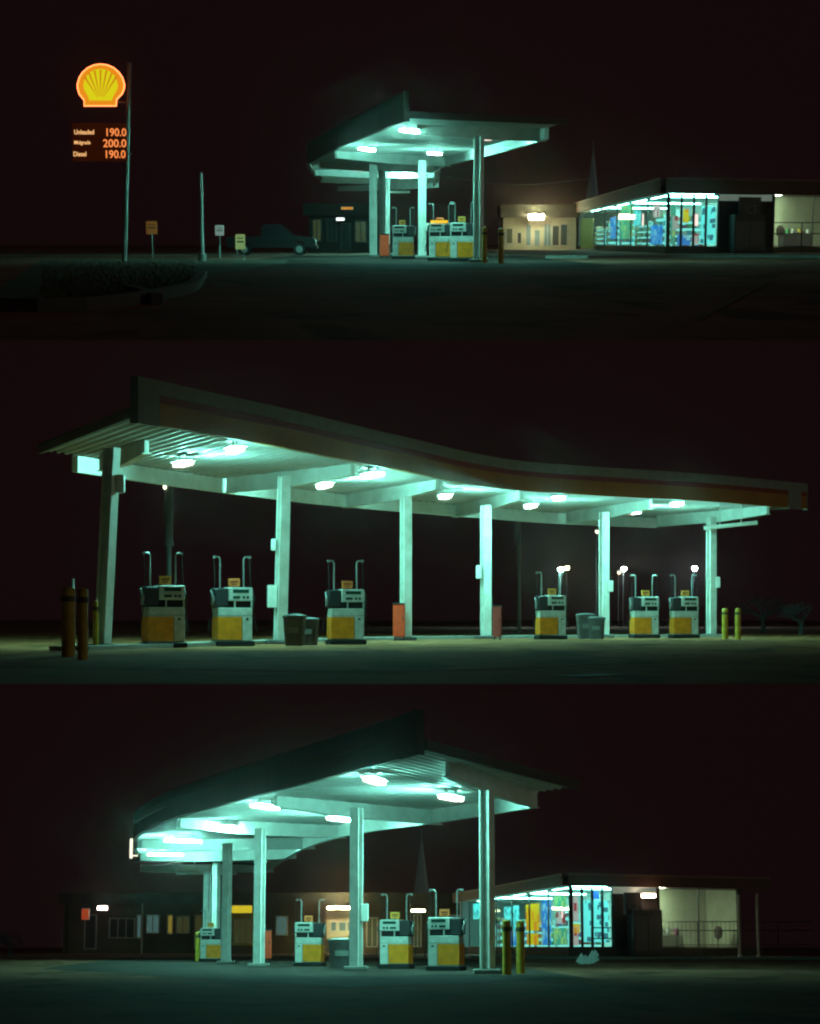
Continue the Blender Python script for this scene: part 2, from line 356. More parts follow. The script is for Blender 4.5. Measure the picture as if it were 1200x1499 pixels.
def canopy(p, label, front, back, beams, cols, lamps, apron, endbar=None, flip=1):
    root = thing(p, "station_canopy", label, "canopy", (0, 0, 0))
    N = 90
    Fr = resample([xy(onz(p, x, y, ZF)) for x, y in front], N)
    Bk = resample([xy(onz(p, x, y, ZB)) for x, y in back], N)
    cen = sum((xy_ for xy_ in [Fr[N // 2], Bk[N // 2]]), Vector((0, 0))) / 2
    # root at the foot of the canopy's middle
    root.location = (cen.x, cen.y, 0); O = (cen.x, cen.y, 0)
    def lk(name, mb, m, par=None, smooth=False):
        return link(name, mb, m, par or root, O if True else (0, 0, 0), smooth)
    side = 1 if (Bk[N // 2] - Fr[N // 2]).dot(offset(Fr, 1)[N // 2] - Fr[N // 2]) > 0 else -1   # +: back is to the left of front line
    # corrugated soffit
    M = int(sum((Fr[i + 1] - Fr[i]).length for i in range(N - 1)) / .46) * 4 + 1
    def samp(L, t):
        f = t * (len(L) - 1); i = min(int(f), len(L) - 2); return L[i].lerp(L[i + 1], f - i)
    mb = MB(); P = []
    for k in range(M):
        t = k / (M - 1); z = ZS - .02 + (.10 if (k % 4) in (2, 3) else 0)
        a, b = samp(Fr, t), samp(Bk, t)
        for u in (0, .5, 1): q = a.lerp(b, u); P.append((q.x, q.y, z))
    fs = []
    for k in range(M - 1):
        for u in range(2):
            a = k * 3 + u; fs.append((a, a + 1, a + 4, a + 3))
    mb.add(P, fs); lk("soffit", mb, SOFF)
    r = MB(); r.strip(T(offset(Fr, -side * .02)), T(offset(Bk, side * .12)), ZS + .085, ZS + .125); lk("roof_deck", r, ROOFM)
    e = MB(); e.strip(T(offset(Bk, -side * .16))[4:], T(Bk)[4:], ZB, ZS - .024); lk("rear_beam", e, WHITE)
    # tall front fascia with trims
    zt = ZF + .96; zb = ZF
    f = MB(); f.strip(T(offset(Fr, -side * .18)), T(offset(Fr, -side * .025)), zb + .04, zt - .04); lk("fascia", f, FASC if p == 2 else FASC_SHADE)
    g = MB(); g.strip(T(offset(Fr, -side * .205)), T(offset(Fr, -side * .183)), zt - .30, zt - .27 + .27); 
    g.strip(T(offset(Fr, -side * .183)), T(offset(Fr, -side * .02)), zt - .037, zt); lk("fascia_trim", g, TRIM if p == 2 else TRIM_SHADE)
    g2 = MB(); g2.strip(T(offset(Fr, -side * .20)), T(offset(Fr, -side * .183)), zt - .46, zt - .303); lk("fascia_stripe", g2, RED if p == 2 else FASC_SHADE)
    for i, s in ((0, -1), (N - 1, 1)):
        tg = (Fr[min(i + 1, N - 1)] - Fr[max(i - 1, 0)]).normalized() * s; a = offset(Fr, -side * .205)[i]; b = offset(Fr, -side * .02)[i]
        v = MB(); v.bar(a + tg * .015, b + tg * .015, .03, zb, zt); lk("fascia_end", v, TRIM if p == 2 else TRIM_SHADE)
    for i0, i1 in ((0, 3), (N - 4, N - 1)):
        v = MB(); v.strip(T(offset(Fr, -side * .21)[i0:i1]), T(offset(Fr, -side * .183)[i0:i1]), zb + .0, zt - .302); lk("corner_trim", v, TRIM if p == 2 else TRIM_SHADE)
    # near-end edge strips
    for i, s in ((0, 1), (N - 1, -1)):
        m = MB(); a, b = Fr[i], Bk[i]; m.bar(a, b + (b - a).normalized() * .1, .08, ZS - .10, ZS + .13); lk("end_fascia", m, TRIM if p == 2 else TRIM_SHADE)
    # beams
    BD = []
    for (x0, y0, x1, y1) in beams:
        a = Vector(xy(onz(p, x0, y0, ZB))); b = Vector(xy(onz(p, x1, y1, ZB))); BD.append((a, b))
        d_ = (b - a).normalized(); b2 = b + d_ * .25; a2 = Vector(xy(onz(p, x0, y0, ZS - .1))); mid = a2.lerp(b2, .42); m = MB(); nn = Vector((-d_.y, d_.x))
        def seg(p0, z0, p1, z1, hw, zt0=None, th=None):
            P = []
            lo = [(p0 - nn * hw, z0), (p1 - nn * hw, z1), (p1 + nn * hw, z1), (p0 + nn * hw, z0)]
            for q_, z_ in lo: P.append((q_.x, q_.y, z_))
            for q_, z_ in lo: P.append((q_.x, q_.y, (z_ + th) if th else ZS - .006))
            m.hexa(P)
        seg(mid, ZB, b2, ZB, .05); seg(a2, ZB + .13, mid, ZB, .05)
        seg(mid, ZB - .022, b2, ZB - .022, .11, th=.021); seg(a2, ZB + .108, mid, ZB - .022, .11, th=.021); lk("cross_beam", m, WHITE)
    for (x0, x1, y, bx, *an) in cols:
        an = an[0] if an else .5 * flip
        q1 = onz(p, x1, y, ZB); q0 = gx(p, x0, q1.y)
        if abs(x0 - x1) < 6: q0 = Vector((q1.x, q1.y, 0))
        a, b = min(BD, key=lambda ab: ((ab[0] + ab[1]) / 2 - Vector(xy(q1))).length); d = (b - a).normalized()
        c = column(root, (q0.x - O[0], q0.y - O[1]), (q1.x - O[0], q1.y - O[1]), Vector((math.cos(an), math.sin(an))), p, bx)
    for (x, y, wpx) in lamps:
        q = Vector(xy(onz(p, x, y, ZL)))
        a, b = min(BD, key=lambda ab: ((ab[0] + ab[1]) / 2 - q).length); d = (b - a).normalized()
        nrm = offset(Fr, side)
        L = min(1.5, max(.7, wpx * 1.3 * q.y / F))
        if (b - a).dot(Bk[N // 2] - Fr[N // 2]) < 0: d = -d
        for _ in range(60):
            fe = q - d * (L / 2 + .1); i = min(range(N), key=lambda k: (Fr[k] - fe).length)
            if (fe - Fr[i]).dot(nrm[i] - Fr[i]) > .3: break
            q = q + d * .06
        lamp_fixture(root, q - Vector(O[:2]), d, L)
    if endbar:
        x0, x1, y0, y1, Y = endbar; a = at(p, x0, y0, Y); b = at(p, x1, y1, Y)
        m = MB(); m.tube([a, b], .075, 10)
        for t in (.3, .7): q = a.lerp(b, t); m.tube([q, (q.x, q.y, ZS)], .02, 6)
        lk("light_bar", m, STEELW)
    # concrete apron under the canopy
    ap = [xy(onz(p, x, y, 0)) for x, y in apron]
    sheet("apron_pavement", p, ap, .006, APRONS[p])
    return root
J = STEELW
c2 = canopy(2, "long curved canopy on six posts, seen from outside with yellow fascia sloping away, middle view",
    [(190, 620), (300, 640), (400, 657), (513, 679), (600, 695), (667, 708), (753, 720), (860, 727), (960, 732), (1060, 738), (1174, 747)],
    [(60, 684), (117, 693), (250, 712), (450, 737), (593, 750), (717, 760), (832, 768), (958, 773)],
    [(215, 650, 150, 688), (516, 684, 337, 720), (640, 706, 507, 742), (762, 722, 667, 756), (952, 735, 832, 765), (1124, 744, 965, 770)],
    [(150, 164, 656, [(3.6, 1, .9, J)], 1.1), (410, 416, 698, [(1.25, -1, 1.35, J), (2.6, -1, .7, J)]), (592, 594, 727, []), (711, 711, 740, [(2.2, -1, 1.0, J)]),
     (884, 884, 750, [(1.8, 1, .9, J)]), (1041, 1041, 757, [(2.0, 1, .9, J)])],
    [(268, 679, 44), (348, 657, 46), (475, 711, 45), (565, 692, 46), (652, 727, 40), (777, 741, 36), (826, 727, 24), (928, 750, 30), (997, 737, 26)],
    [(-80, 975), (600, 985), (1250, 958), (1110, 933.5), (960, 930.5), (600, 932.5), (200, 941)],
    (1030, 1108, 773, 765, 74), 1)
c3 = canopy(3, "curved canopy on six posts beside lit shop, near corner rising highest, lowest view",
    [(622, 1105), (583, 1117), (510, 1135), (400, 1163), (330, 1181), (264, 1199), (225, 1214), (203, 1229), (202, 1245), (205, 1262)],
    [(845, 1175), (790, 1182), (700, 1196), (626, 1207), (520, 1222), (455, 1240), (420, 1258), (392, 1277)],
    [(655, 1122, 782, 1181), (403, 1169, 640, 1206), (262, 1202, 500, 1226), (208, 1233, 452, 1242), (206, 1252, 425, 1256), (207, 1269, 394, 1276)],
    [(712, 712, 1157, [], 1.0), (522, 522, 1183, [(1.55, 1, 1.1, J)]), (381, 381, 1213, []), (333, 333, 1235, []), (317, 317, 1262, []), (304, 304, 1268, [])],
    [(548, 1143, 64), (660, 1168, 52), (388, 1181, 56), (497, 1199, 44), (338, 1211, 32), (268, 1231, 50), (386, 1237, 26), (240, 1251, 50)],
    [(60, 1418), (500, 1446), (860, 1432), (700, 1405), (420, 1400), (180, 1402)],
    (258, 346, 1278, 1278, 100), -1)
c1 = canopy(1, "curved canopy far up the forecourt beside glass shop, narrow and bunched posts, topmost view",
    [(600, 178), (567, 191), (535, 204), (507, 215), (480, 227), (462, 236), (455, 244), (468, 262), (494, 273)],
    [(828, 198), (807, 203), (760, 217), (720, 228), (680, 237), (645, 247), (639, 260), (637, 273)],
    [(612, 186, 792, 206), (492, 224, 655, 243), (468, 240, 640, 252), (462, 251, 638, 260), (470, 262, 638, 267), (494, 275, 637, 274)],
    [(701, 701, 200, [], 1.0), (618, 618, 235, [(1.4, 1, .8, J)]), (546, 546, 240, []), (559, 559, 250, []), (566, 566, 262, [])],
    [(600, 192, 56), (537, 219, 46), (636, 225, 32), (702, 202, 52), (530, 249, 30), (600, 255, 30), (550, 266, 30)],
    [(330, 386), (600, 396), (900, 390), (760, 374), (600, 372.5), (430, 374)],
    (570, 600, 281, 281, 130), -1)
# lit edge sign on the lower canopy's far corner
lm = MB(); q = at(3, 192, 1242, 80); lm.box(q.x - .05, q.x + .05, q.y - .05, q.y + .05, q.z - .38, q.z + .38)
lm.box(q.x - .02, q.x + .26, q.y - .02, q.y + .02, q.z - .3, q.z - .25)
link("corner_lamp", lm, emis("edge_lamp_glow", (1, .93, .7), 1.1), c3, tuple(c3.location))

# ------------------------------------------------------------------ fuel pumps
def fuel_pump(p, loc, rz, mir, tmat, label, group, glow=False, wide=1.0):
    r = thing(p, "fuel_pump", label, "fuel pump", loc, rz, group); s = mir
    W = .43 * wide
    def B(x0, x1, *a): return (min(x0 * s, x1 * s), max(x0 * s, x1 * s), *a)
    m = MB(); m.rbox(-W - .05, W + .05, -.31, .31, 0, .13, .02); link("plinth", m, BLK, r)
    m = MB(); m.rbox(-W, W, -.25, .25, .13, .93, .015); cab = link("cabinet", m, PUMPW, r)
    m = MB(); m.box(*B(-W - .004, .16 * wide, -.262, -.249, .16, .71)); m.box(*B(-W - .012, -W + .002, -.262, .24, .16, .71)); link("access_panel", m, OCHRE, cab)
    m = MB(); m.box(*B(.16 * wide, .175 * wide, -.258, -.248, .16, .71)); m.box(*B(.27, .33, -.262, -.248, .63, .68)); link("panel_lock", m, BLK, cab)
    m = MB(); m.box(*B(-W, W, -.256, -.249, .735, .75)); link("cabinet_seam", m, TRIM, cab)
    m = MB(); m.box(-W + .04, W - .02, -.16, .2, .93, 1.09); link("neck", m, BLK, r)
    for xx in (-.02, W - .03): m = MB(); m.box(*B(xx, xx + .03, -.24, -.21, .93, 1.09)); link("neck_post", m, PUMPW, r)
    m = MB(); m.rbox(*B(-.16, W + .01, -.25, .25, 1.09, 1.42, .02)); hd = link("display_head", m, PUMPW, r)
    m = MB(); m.box(*B(-.06, .34, -.262, -.248, 1.29, 1.37)); link("display", m, LCD, hd)
    
    for xa, xb in ((-.06, .12), (.18, .24), (.28, .34)): m = MB(); m.box(*B(xa, xb, -.262, -.248, 1.15, 1.21)); link("price_window", m, LCD, hd)
    m = MB(); m.rbox(*B(-W - .06, -.165, -.22, .22, .95, 1.40, .03)); rk = link("nozzle_rack", m, DARK, r)
    m = MB(); m.box(*B(-.10, .17, -.05, .03, 1.45, 1.64)); m.box(*B(-.05, -.03, -.03, .01, 1.41, 1.46)); m.box(*B(.10, .12, -.03, .01, 1.41, 1.46)); tp = link("price_topper", m, tmat, r)
    m = MB(); m.box(*B(-.06, .13, -.058, -.049, 1.54, 1.575)); m.box(*B(-.04, .10, -.058, -.049, 1.49, 1.51)); link("topper_text_band", m, RED, tp)
    for xx, dr in ((-.30, -1), (.30, 1)):
        m = MB(); m.tube([(xx * s, .05, 1.38), (xx * s, .05, 2.10), (xx * s + dr * s * .03, .05, 2.15), (xx * s + dr * s * .15, .05, 2.16)], .022, 8)
        m.box(xx * s + dr * s * .15 - .03, xx * s + dr * s * .15 + .03, .02, .08, 2.12, 2.18)
        ms = link("hose_mast", m, GALV, r, smooth=True)
        x0 = xx * s + dr * s * .15
        m = MB(); X2 = (W + .13) * dr * s
        pts = []
        for k in range(15):
            t = k / 14; pts.append((x0 + (X2 - x0) * min(1, t * 1.6) - dr * s * .04 * math.sin(t * 6), .05 - .14 * math.sin(t * math.pi), 2.12 - 1.75 * math.sin(t * math.pi * .62) + (.15 if t > .9 else 0)))
        m.tube(pts, .010, 5); link("hose", m, BLK, ms, smooth=True)
        m = MB(); xe = (-W - .11) * s if dr < 0 else (W + .05) * s
        m.tube([(xe, -.14, 1.0), (xe, -.16, 1.12), (xe, -.12, 1.26), (xe, -.02, 1.34)], .028, 8); m.box(xe - .025, xe + .025, -.24, -.12, 1.08, 1.2)
        link("nozzle", m, GALV if dr < 0 else DARK, r, smooth=False)
    if glow:
        m = MB(); m.box(*B(-.30, .36, -.30, -.27, 1.43, 1.53)); link("reflection_bar", m, emis("reflection_glow", (1, .55, .03), .95), r)  # yellow reflection put in as a glowing bar
    return r
gP = "fuel pumps under the canopy"
R = math.radians
for x, yb, rz, tm, lab in (
    (239, 948.5, 24, YEL, "nearest and largest fuel pump with yellow topper, in front of thin background pole, middle view"),
    (340, 946, 22, ORG, "second fuel pump with orange topper and yellow edged head, middle view"),
    (506, 943.5, 15, ORG, "lone fuel pump with orange topper right of the paired grey bins, middle view"),
    (806, 936, 14, YEL, "fuel pump with yellow topper in front of the bright street lamp, middle view"),
    (943, 934.3, 12, YEL, "fuel pump just right of the fifth post, first of the far pair, middle view"),
    (1001, 934.3, 12, YEL, "last fuel pump, next to the end post, middle view")):
    q = onz(2, x, yb, 0); fuel_pump(2, (q.x, q.y, 0), R(rz), 1, tm, lab, gP + " in the middle view")
for x, yb, rz, tm, lab in (
    (453, 1414.5, -12, ORG, "fuel pump left of the dark rubbish bin, narrow orange panel, lowest view"),
    (580, 1418, -16, YEL, "middle fuel pump of three with ochre base and yellow topper, lowest view"),
    (653, 1421, -18, ORG, "largest fuel pump beside the front post and bollards, lowest view"),
    (309, 1407.5, -5, YEL, "small far fuel pump half hidden behind bunched posts, lowest view")):
    q = onz(3, x, yb, 0); fuel_pump(3, (q.x, q.y, 0), R(rz), -1, tm, lab, gP + " in the lowest view")
for x, yb, rz, tm, gl, lab in (
    (590, 379.5, -5, YEL, False, "fuel pump between the orange box and second post, topmost view"),
    (645, 382, -8, ORG, True, "fuel pump under a glowing yellow reflection bar right of second post, topmost view"),
    (677, 383, -10, YEL, False, "fuel pump directly left of the dark front post, topmost view")):
    q = onz(1, x, yb, 0); fuel_pump(1, (q.x, q.y, 0), R(rz), -1, tm, lab, gP + " in the topmost view", gl, 1.0)

# ------------------------------------------------------------------ bollards, bins, boxes
def bollard(p, x, yb, h, label, r=.09, cap=True):
    q = onz(p, x, yb, 0); t = thing(p, "bollard", label, "bollard", (q.x, q.y, 0), 0, "yellow steel bollards")
    m = MB(); m.lathe([(r, 0), (r, h - .03), (r * .7, h), (.01, h + .012)], 16); link("post", m, BOLY, t, smooth=True)
    m = MB(); m.lathe([(r + .012, h * .80), (r + .012, h * .88)], 16); link("reflective_band", m, mat("dark_band", (.10, .08, .03), .5), t)
for a in ((2, 100, 962, 1.20, "rear bollard of the close pair left of the first post, middle view", .12), (2, 121, 966, 1.15, "front bollard of the close pair left of the first post, middle view", .085),
          (2, 140, 951, 1.05, "bollard hidden tight against the first post, middle view", .06), (2, 1061, 935.6, 1.0, "duller bollard just right of the end post, middle view", .10),
          (2, 1080, 936.2, 1.0, "brighter bollard furthest from the end post, middle view", .09), (3, 742, 1427, 1.25, "dark backlit bollard nearer the front post, lowest view", .10),
          (3, 762, 1425.5, 1.25, "dark backlit bollard further from the front post, lowest view", .10), (3, 289, 1407.5, 1.25, "thin yellow bollard beside far pump behind posts, lowest view", .10),
          (1, 733, 386, 1.15, "dark bollard right of front post, topmost view", .09), (1, 709, 385, 1.2, "dark bollard touching the front post, topmost view", .08)):
    bollard(*a)
def wheel_bin(p, x, yb, w, h, label, grp=None):
    q = onz(p, x, yb, 0); t = thing(p, "rubbish_bin", label, "rubbish bin", (q.x, q.y, 0), R(random.uniform(-12, 12)), grp)
    m = MB(); a = w / 2; P = []
    for z, k in ((0.04, .82), (.1, .86), (h * .86, 1.0), (h * .9, 1.06), (h * .93, 1.06)):
        for i in range(16):
            an = 2 * math.pi * i / 16; c, s_ = math.cos(an), math.sin(an)
            f = 1 / max(abs(c) ** 6 + abs(s_) ** 6, 1e-6) ** (1 / 6); P.append((a * k * c * f, a * k * s_ * f, z))
    fs = [tuple(range(15, -1, -1)), tuple(range(64, 80))]
    for r_ in range(4):
        for i in range(16): A = r_ * 16 + i; B_ = r_ * 16 + (i + 1) % 16; fs.append((A, B_, B_ + 16, A + 16))
    m.add(P, fs); link("bin_body", m, BIN, t, smooth=True)
    m = MB(); m.lathe([(a * 1.12, h * .932), (a * 1.14, h * .97), (a * .8, h * 1.0), (.02, h * 1.03)], 20); link("lid", m, mat("bin_lid", (.12, .13, .13), .5), t, smooth=True)
    m = MB(); m.box(-a * .5, a * .5, -a * 1.02, -a * .95, h * .45, h * .62); link("notice_plate", m, TRIM, t)
gb = "grey rubbish bins beside the posts"
wheel_bin(2, 431, 948, .50, .76, "taller grey bin touching the second post, middle view", gb)
wheel_bin(2, 452, 947, .44, .68, "lower grey bin just right of its taller twin, middle view", gb)
wheel_bin(2, 857, 937.2, .55, .82, "grey bin further left of the fifth post, middle view", gb)
wheel_bin(2, 873, 937.6, .50, .72, "grey bin against the fifth post, middle view", gb)
wheel_bin(3, 500, 1420, .72, .86, "dark grey bin against the second post, lowest view")
def box_cabinet(p, x, yb, w, h, z0, m0, label):
    q = onz(p, x, yb, 0); t = thing(p, "service_locker", label, "locker", (q.x, q.y - .28, 0), 0)
    m = MB(); m.rbox(-w / 2, w / 2, -.16, .16, z0, z0 + h, .02); b = link("locker_body", m, m0, t)
    m = MB(); m.box(-w / 2 + .03, w / 2 - .03, -.172, -.159, z0 + .06, z0 + h - .08); d = link("door", m, m0, t)
    m = MB(); m.box(w / 2 - .08, w / 2 - .06, -.19, -.171, z0 + h * .5, z0 + h * .62); link("handle", m, BLK, d)
    m = MB(); m.box(-w / 2 - .01, w / 2 + .01, -.18, .17, z0 + h, z0 + h + .04); link("lid", m, DARK, t)
    m = MB()
    for xx in (-w / 2 + .03, w / 2 - .06): m.box(xx, xx + .03, -.1, .1, 0, z0)
    link("stand", m, BLK, t)
box_cabinet(2, 584, 938, .36, .98, .12, ORANGE, "bright orange locker against the third post, middle view")
box_cabinet(2, 727, 937, .26, .95, .10, MAROON, "dull pinkish red locker behind the fourth post, middle view")
box_cabinet(3, 390, 1414, .36, .92, .25, ORANGE, "orange locker on the right of the third post, lowest view")
box_cabinet(1, 563, 378.3, .42, .95, .1, ORANGE, "red-orange locker in front of bunched posts, topmost view")

# ------------------------------------------------------------------ poles and lamps
def pole(p, name, label, cat, x, Y, ytop, r, m=GALV, lean=0, group=None):
    g = gx(p, x, Y); zt = at(p, x, ytop, Y).z
    t = thing(p, name, label, cat, (g.x, g.y, 0), 0, group); mb = MB()
    mb.tube([(0, 0, 0), (lean * .5, 0, zt * .5), (lean, 0, zt)], r * 1.15, 12, r); link("shaft", mb, m, t, smooth=True)
    mb = MB(); mb.lathe([(r * 2.2, 0), (r * 2.2, .05), (r * 1.4, .14)], 12); link("base_collar", mb, m, t)
    return t, zt
def street_lamp(p, x, y, Y, col, s, label, rad=.16, pm=GALV):
    t, zt = pole(p, "street_lamp", label, "street lamp", x, Y, y - 4, .035, DARK, 0, "street lamps beyond the forecourt")
    m = MB(); m.tube([(0, 0, zt - .05), (0, -.25, zt + .05), (0, -.6, zt)], .035, 8); link("arm", m, DARK, t)
    m = MB(); m.lathe([(.12, zt - .02), (.26, zt + .02), (.2, zt + .12), (.05, zt + .16)], 12, (0, -.6)); h = link("lamp_head", m, GALV, t)
    m = MB(); m.lathe([(.03, zt - .04 - rad * 1.2), (rad * .8, zt - rad), (rad, zt - rad * .4), (rad * .8, zt - .02)], 12, (0, -.6))
    link("lamp_globe", m, emis("lamp_glow_%d" % len(MATS), col, s), h, smooth=True)
street_lamp(2, 820, 836, 150, (.40, 1, .80), 900, "brightest greenish street lamp above the fourth pump, middle view", .19)
street_lamp(2, 829, 834, 165, (1, .85, .35), 40, "small yellow lamp touching the brightest street lamp, middle view", .18)
street_lamp(2, 912, 835, 170, (.75, 1, .95), 350, "white street lamp just right of the fifth post, middle view", .2)
street_lamp(2, 905, 841, 172, (1, .75, .45), 3, "dim orange lamp beside the white one, middle view", .15)
street_lamp(2, 1015, 834, 160, (.6, .95, 1), 350, "bluish white street lamp above the last pump, middle view", .2)
street_lamp(2, 873, 781, 150, (1, 1, .6), 3, "high small yellowish lamp under the canopy edge, middle view", .16)
t_, z_ = pole(2, "utility_pole", "plain thin pale pole between fourth post and fourth pump, middle view", "pole", 760, 98, 720, .09, mat("pale_pole", (.30, .22, .18), .7))
# pole behind first pump, with its small lamp
g = gx(2, 247, 78); t = thing(2, "lamp_pole", "grey pole with tiny lit lamp rising behind the largest pump, middle view", "lamp pole", (g.x, g.y, 0))
m = MB(); zt = at(2, 247, 712, 78).z; m.tube([(0, 0, 0), (0, 0, zt * .62)], .11, 12); m.tube([(0, 0, zt * .62), (0, 0, zt)], .17, 12); m.lathe([(.2, zt * .6), (.2, zt * .63)], 12); link("shaft", m, mat("grey_pole", (.22, .22, .23), .7), t, smooth=True)
m = MB(); m.tube([(-.02, -.1, zt - .1), (-.13, -.2, zt - .06)], .02, 6); br = link("bracket", m, GALV, t)
m = MB(); q = at(2, 242, 713, 78) - Vector((g.x, g.y, 0)); m.lathe([(.02, q.z - .1), (.06, q.z - .05), (.06, q.z + .05), (.02, q.z + .08)], 10, (q.x, q.y - .2)); link("lamp", m, emis("tiny_lamp", (.9, 1, .6), 3), br)
# little stake behind the left bollards
t_, z_ = pole(2, "marker_post", "slim white marker post behind the bollard pair, middle view", "marker post", 107, 50, 847, .03)
# upper view: light pole and small signs
t_, z_ = pole(1, "light_pole", "bare slim pole between the price sign and small signs, topmost view", "pole", 296, 78, 253, .075, mat("pinkish_pole", (.42, .36, .36), .6))
m = MB(); m.lathe([(.16, 0), (.16, .25), (.1, .3)], 12); link("footing", m, CONC, t_)
def small_sign(x, Y, y0, y1, wpx, m0, label, stripes=False, poled=True):
    g = gx(1, x, Y); k = Y / F; z1 = at(1, x, y0, Y).z; z0 = at(1, x, y1, Y).z; w_ = wpx * k
    t = thing(1, "road_sign", label, "sign", (g.x, g.y, 0))
    m = MB(); m.rbox(-w_ / 2, w_ / 2, -.03, .01, z0, z1, .01); pn = link("sign_board", m, m0, t)
    m = MB(); m.box(-w_ / 2 + .06, w_ / 2 - .06, -.036, -.029, z0 + (z1 - z0) * .45, z0 + (z1 - z0) * .55)
    m.box(-w_ / 2 + .08, w_ / 2 - .08, -.036, -.029, z0 + (z1 - z0) * .7, z0 + (z1 - z0) * .76); link("sign_marking", m, DARK, pn)
    m = MB()
    for xx in ((0,) if poled else (-w_ / 2 + .05, w_ / 2 - .05)): m.tube([(xx, .03, 0), (xx, .03, z1 - .04)], .03, 8)
    link("sign_post", m, GALV, t)
small_sign(223, 82, 324, 343, 16, mat("sign_orange", (.70, .22, .05), .5, em=(1, .3, .08), es=.05), "square orange brown sign on thin post, topmost view")
small_sign(322, 88, 330, 345, 13, mat("sign_white", (.8, .75, .75), .5, em=(1, .9, .9), es=.07), "small whitish square sign on thin post, topmost view")
small_sign(352, 84, 343, 365, 14, mat("sign_yellow", (.8, .7, .3), .5, em=(1, .85, .35), es=.08), "low upright pale yellow sign board, topmost view", True, False)

# ------------------------------------------------------------------ price sign (upper view)
Ysg = 77.0; ks = Ysg / F
g = gx(1, 182, Ysg); ps = thing(1, "price_sign", "tall illuminated yellow shell emblem above orange fuel price board on grey pole, topmost view", "price sign", (g.x, g.y, 0))
def sg(x, y): v = at(1, x, y, Ysg); return (v.x - g.x, v.z)
m = MB(); xt, ztp = sg(191, 92); m.tube([(0, 0, 0), (xt * .9, 0, ztp)], .10, 14, .075); link("pole", m, mat("sign_pole", (.34, .37, .37), .5, metal=.2), ps, smooth=True)
outline = [(215, 675), (213, 600), (150, 520), (128, 450), (125, 390), (150, 300), (195, 230), (260, 175), (340, 138), (430, 125), (520, 138), (600, 172), (665, 228), (715, 300), (742, 390), (738, 450), (712, 515), (640, 590), (634, 675)]
cx, cz = 430, 420
def shell(scale, y0, y1, mm, name, par):
    P = []
    for (a, b) in outline:
        a2 = cx + (a - cx) * scale; b2 = cz + (b - cz) * scale; P.append(sg(100 + a2 / 8.818, 80 + b2 / 8.818))
    mb = MB(); mb.prism_y(P[::-1], y0, y1); return link(name, mb, mm, par)
em_h = shell(1.0, -.22, .12, mat("sign_case", (.2, .2, .2), .5), "emblem_case", ps)
shell(1.005, -.25, -.225, emis("neon_rim", (1.0, .20, .06), 3.2), "glowing_rim", em_h)
shell(.945, -.27, -.252, emis("emblem_red", (.80, .26, .012), .85), "emblem_border", em_h)
# ribbed yellow face made of radiating wedges
mb = MB(); ox, oz = 430, 640
inner = [(258, 560), (205, 465), (190, 410), (205, 335), (245, 265), (300, 215), (365, 185), (430, 176), (495, 185), (560, 215), (615, 262), (655, 335), (672, 410), (658, 465), (604, 560)]
base_l, base_r = (285, 612), (575, 612)
P = [sg(100 + a / 8.818, 80 + b / 8.818) for a, b in [(285, 600)] + [(cx + (a - cx) * .93, cz + 4 + (b - cz - 4) * .93) for a, b in inner] + [(575, 600)]]
mb.prism_y(P[::-1], -.285, -.272); face = link("emblem_face", mb, emis("emblem_yellow", (.58, .52, .008), 1.0), em_h)
mb = MB(); n = 8
for i in range(1, n):
    an = math.pi * (.12 + .76 * i / n); tx = 430 - math.cos(an) * 262; ty = 420 - math.sin(an) * 240 + 25
    bx = 430 - math.cos(an) * 45; by = 585 - math.sin(an) * 40
    dx, dy = tx - bx, ty - by; L = math.hypot(dx, dy); nx, ny = -dy / L, dx / L
    q = [(bx - nx * 2, by - ny * 2), (tx - nx * 12, ty - ny * 12), (tx + nx * 12, ty + ny * 12), (bx + nx * 2, by + ny * 2)]
    mb.prism_y([sg(100 + a / 8.818, 80 + b / 8.818) for a, b in q], -.295, -.286)
link("emblem_rib", mb, emis("emblem_rib_red", (.62, .22, .008), .8), face)
x0, z1 = sg(106, 181); x1, z0 = sg(188, 236)
mb = MB(); mb.rbox(x0, x1, -.2, .1, z0, z1, .02); pb = link("price_board", mb, mat("price_board_face", (.035, .012, .008), .5, em=(1, .14, .02), es=.016), ps)
mb = MB(); mb.box(x1, x1 + .10, -.05, .05, z0 + .2, z0 + .3); mb.box(x1, x1 + .10, -.05, .05, z1 - .3, z1 - .2)
xe, ze = sg(184, 150); mb.box(xe - .3, xt, -.04, .04, ze - .04, ze + .04); link("bracket", mb, GALV, ps)
def text(par, body, x, y, hpx, wpx, mm, name):
    cu = bpy.data.curves.new(name, 'FONT'); cu.body = body; cu.size = 1; cu.extrude = .01; cu.offset = .012
    ob = bpy.data.objects.new(name, cu); COL.objects.link(ob); bpy.context.view_layer.update()
    dg = bpy.context.evaluated_depsgraph_get(); me = bpy.data.meshes.new_from_object(ob.evaluated_get(dg))
    bpy.data.objects.remove(ob); xs = [v.co.x for v in me.vertices]; ys = [v.co.y for v in me.vertices]
    X0, Z1 = sg(x, y); sx = wpx * ks / (max(xs) - min(xs)); sy = hpx * ks / (max(ys) - min(ys))
    for v in me.vertices: v.co = Vector((X0 + (v.co.x - min(xs)) * sx, -.215 + (v.co.z) * -.5, Z1 - (max(ys) - v.co.y) * sy))
    me.materials.clear(); me.materials.append(mm); o = bpy.data.objects.new(name, me); COL.objects.link(o); o.parent = par
TW = emis("text_glow", (1, .52, .20), 1.0); TO = emis("digit_glow", (1, .27, .07), .95)
for b, x, y, h_, w_ in (("Unleaded", 110, 190.5, 6.5, 28), ("Midgrade", 110, 206.5, 6.5, 23), ("Diesel", 109, 222.5, 6.5, 18)): text(pb, b, x, y, h_, w_, TW, "fuel_name_lettering")
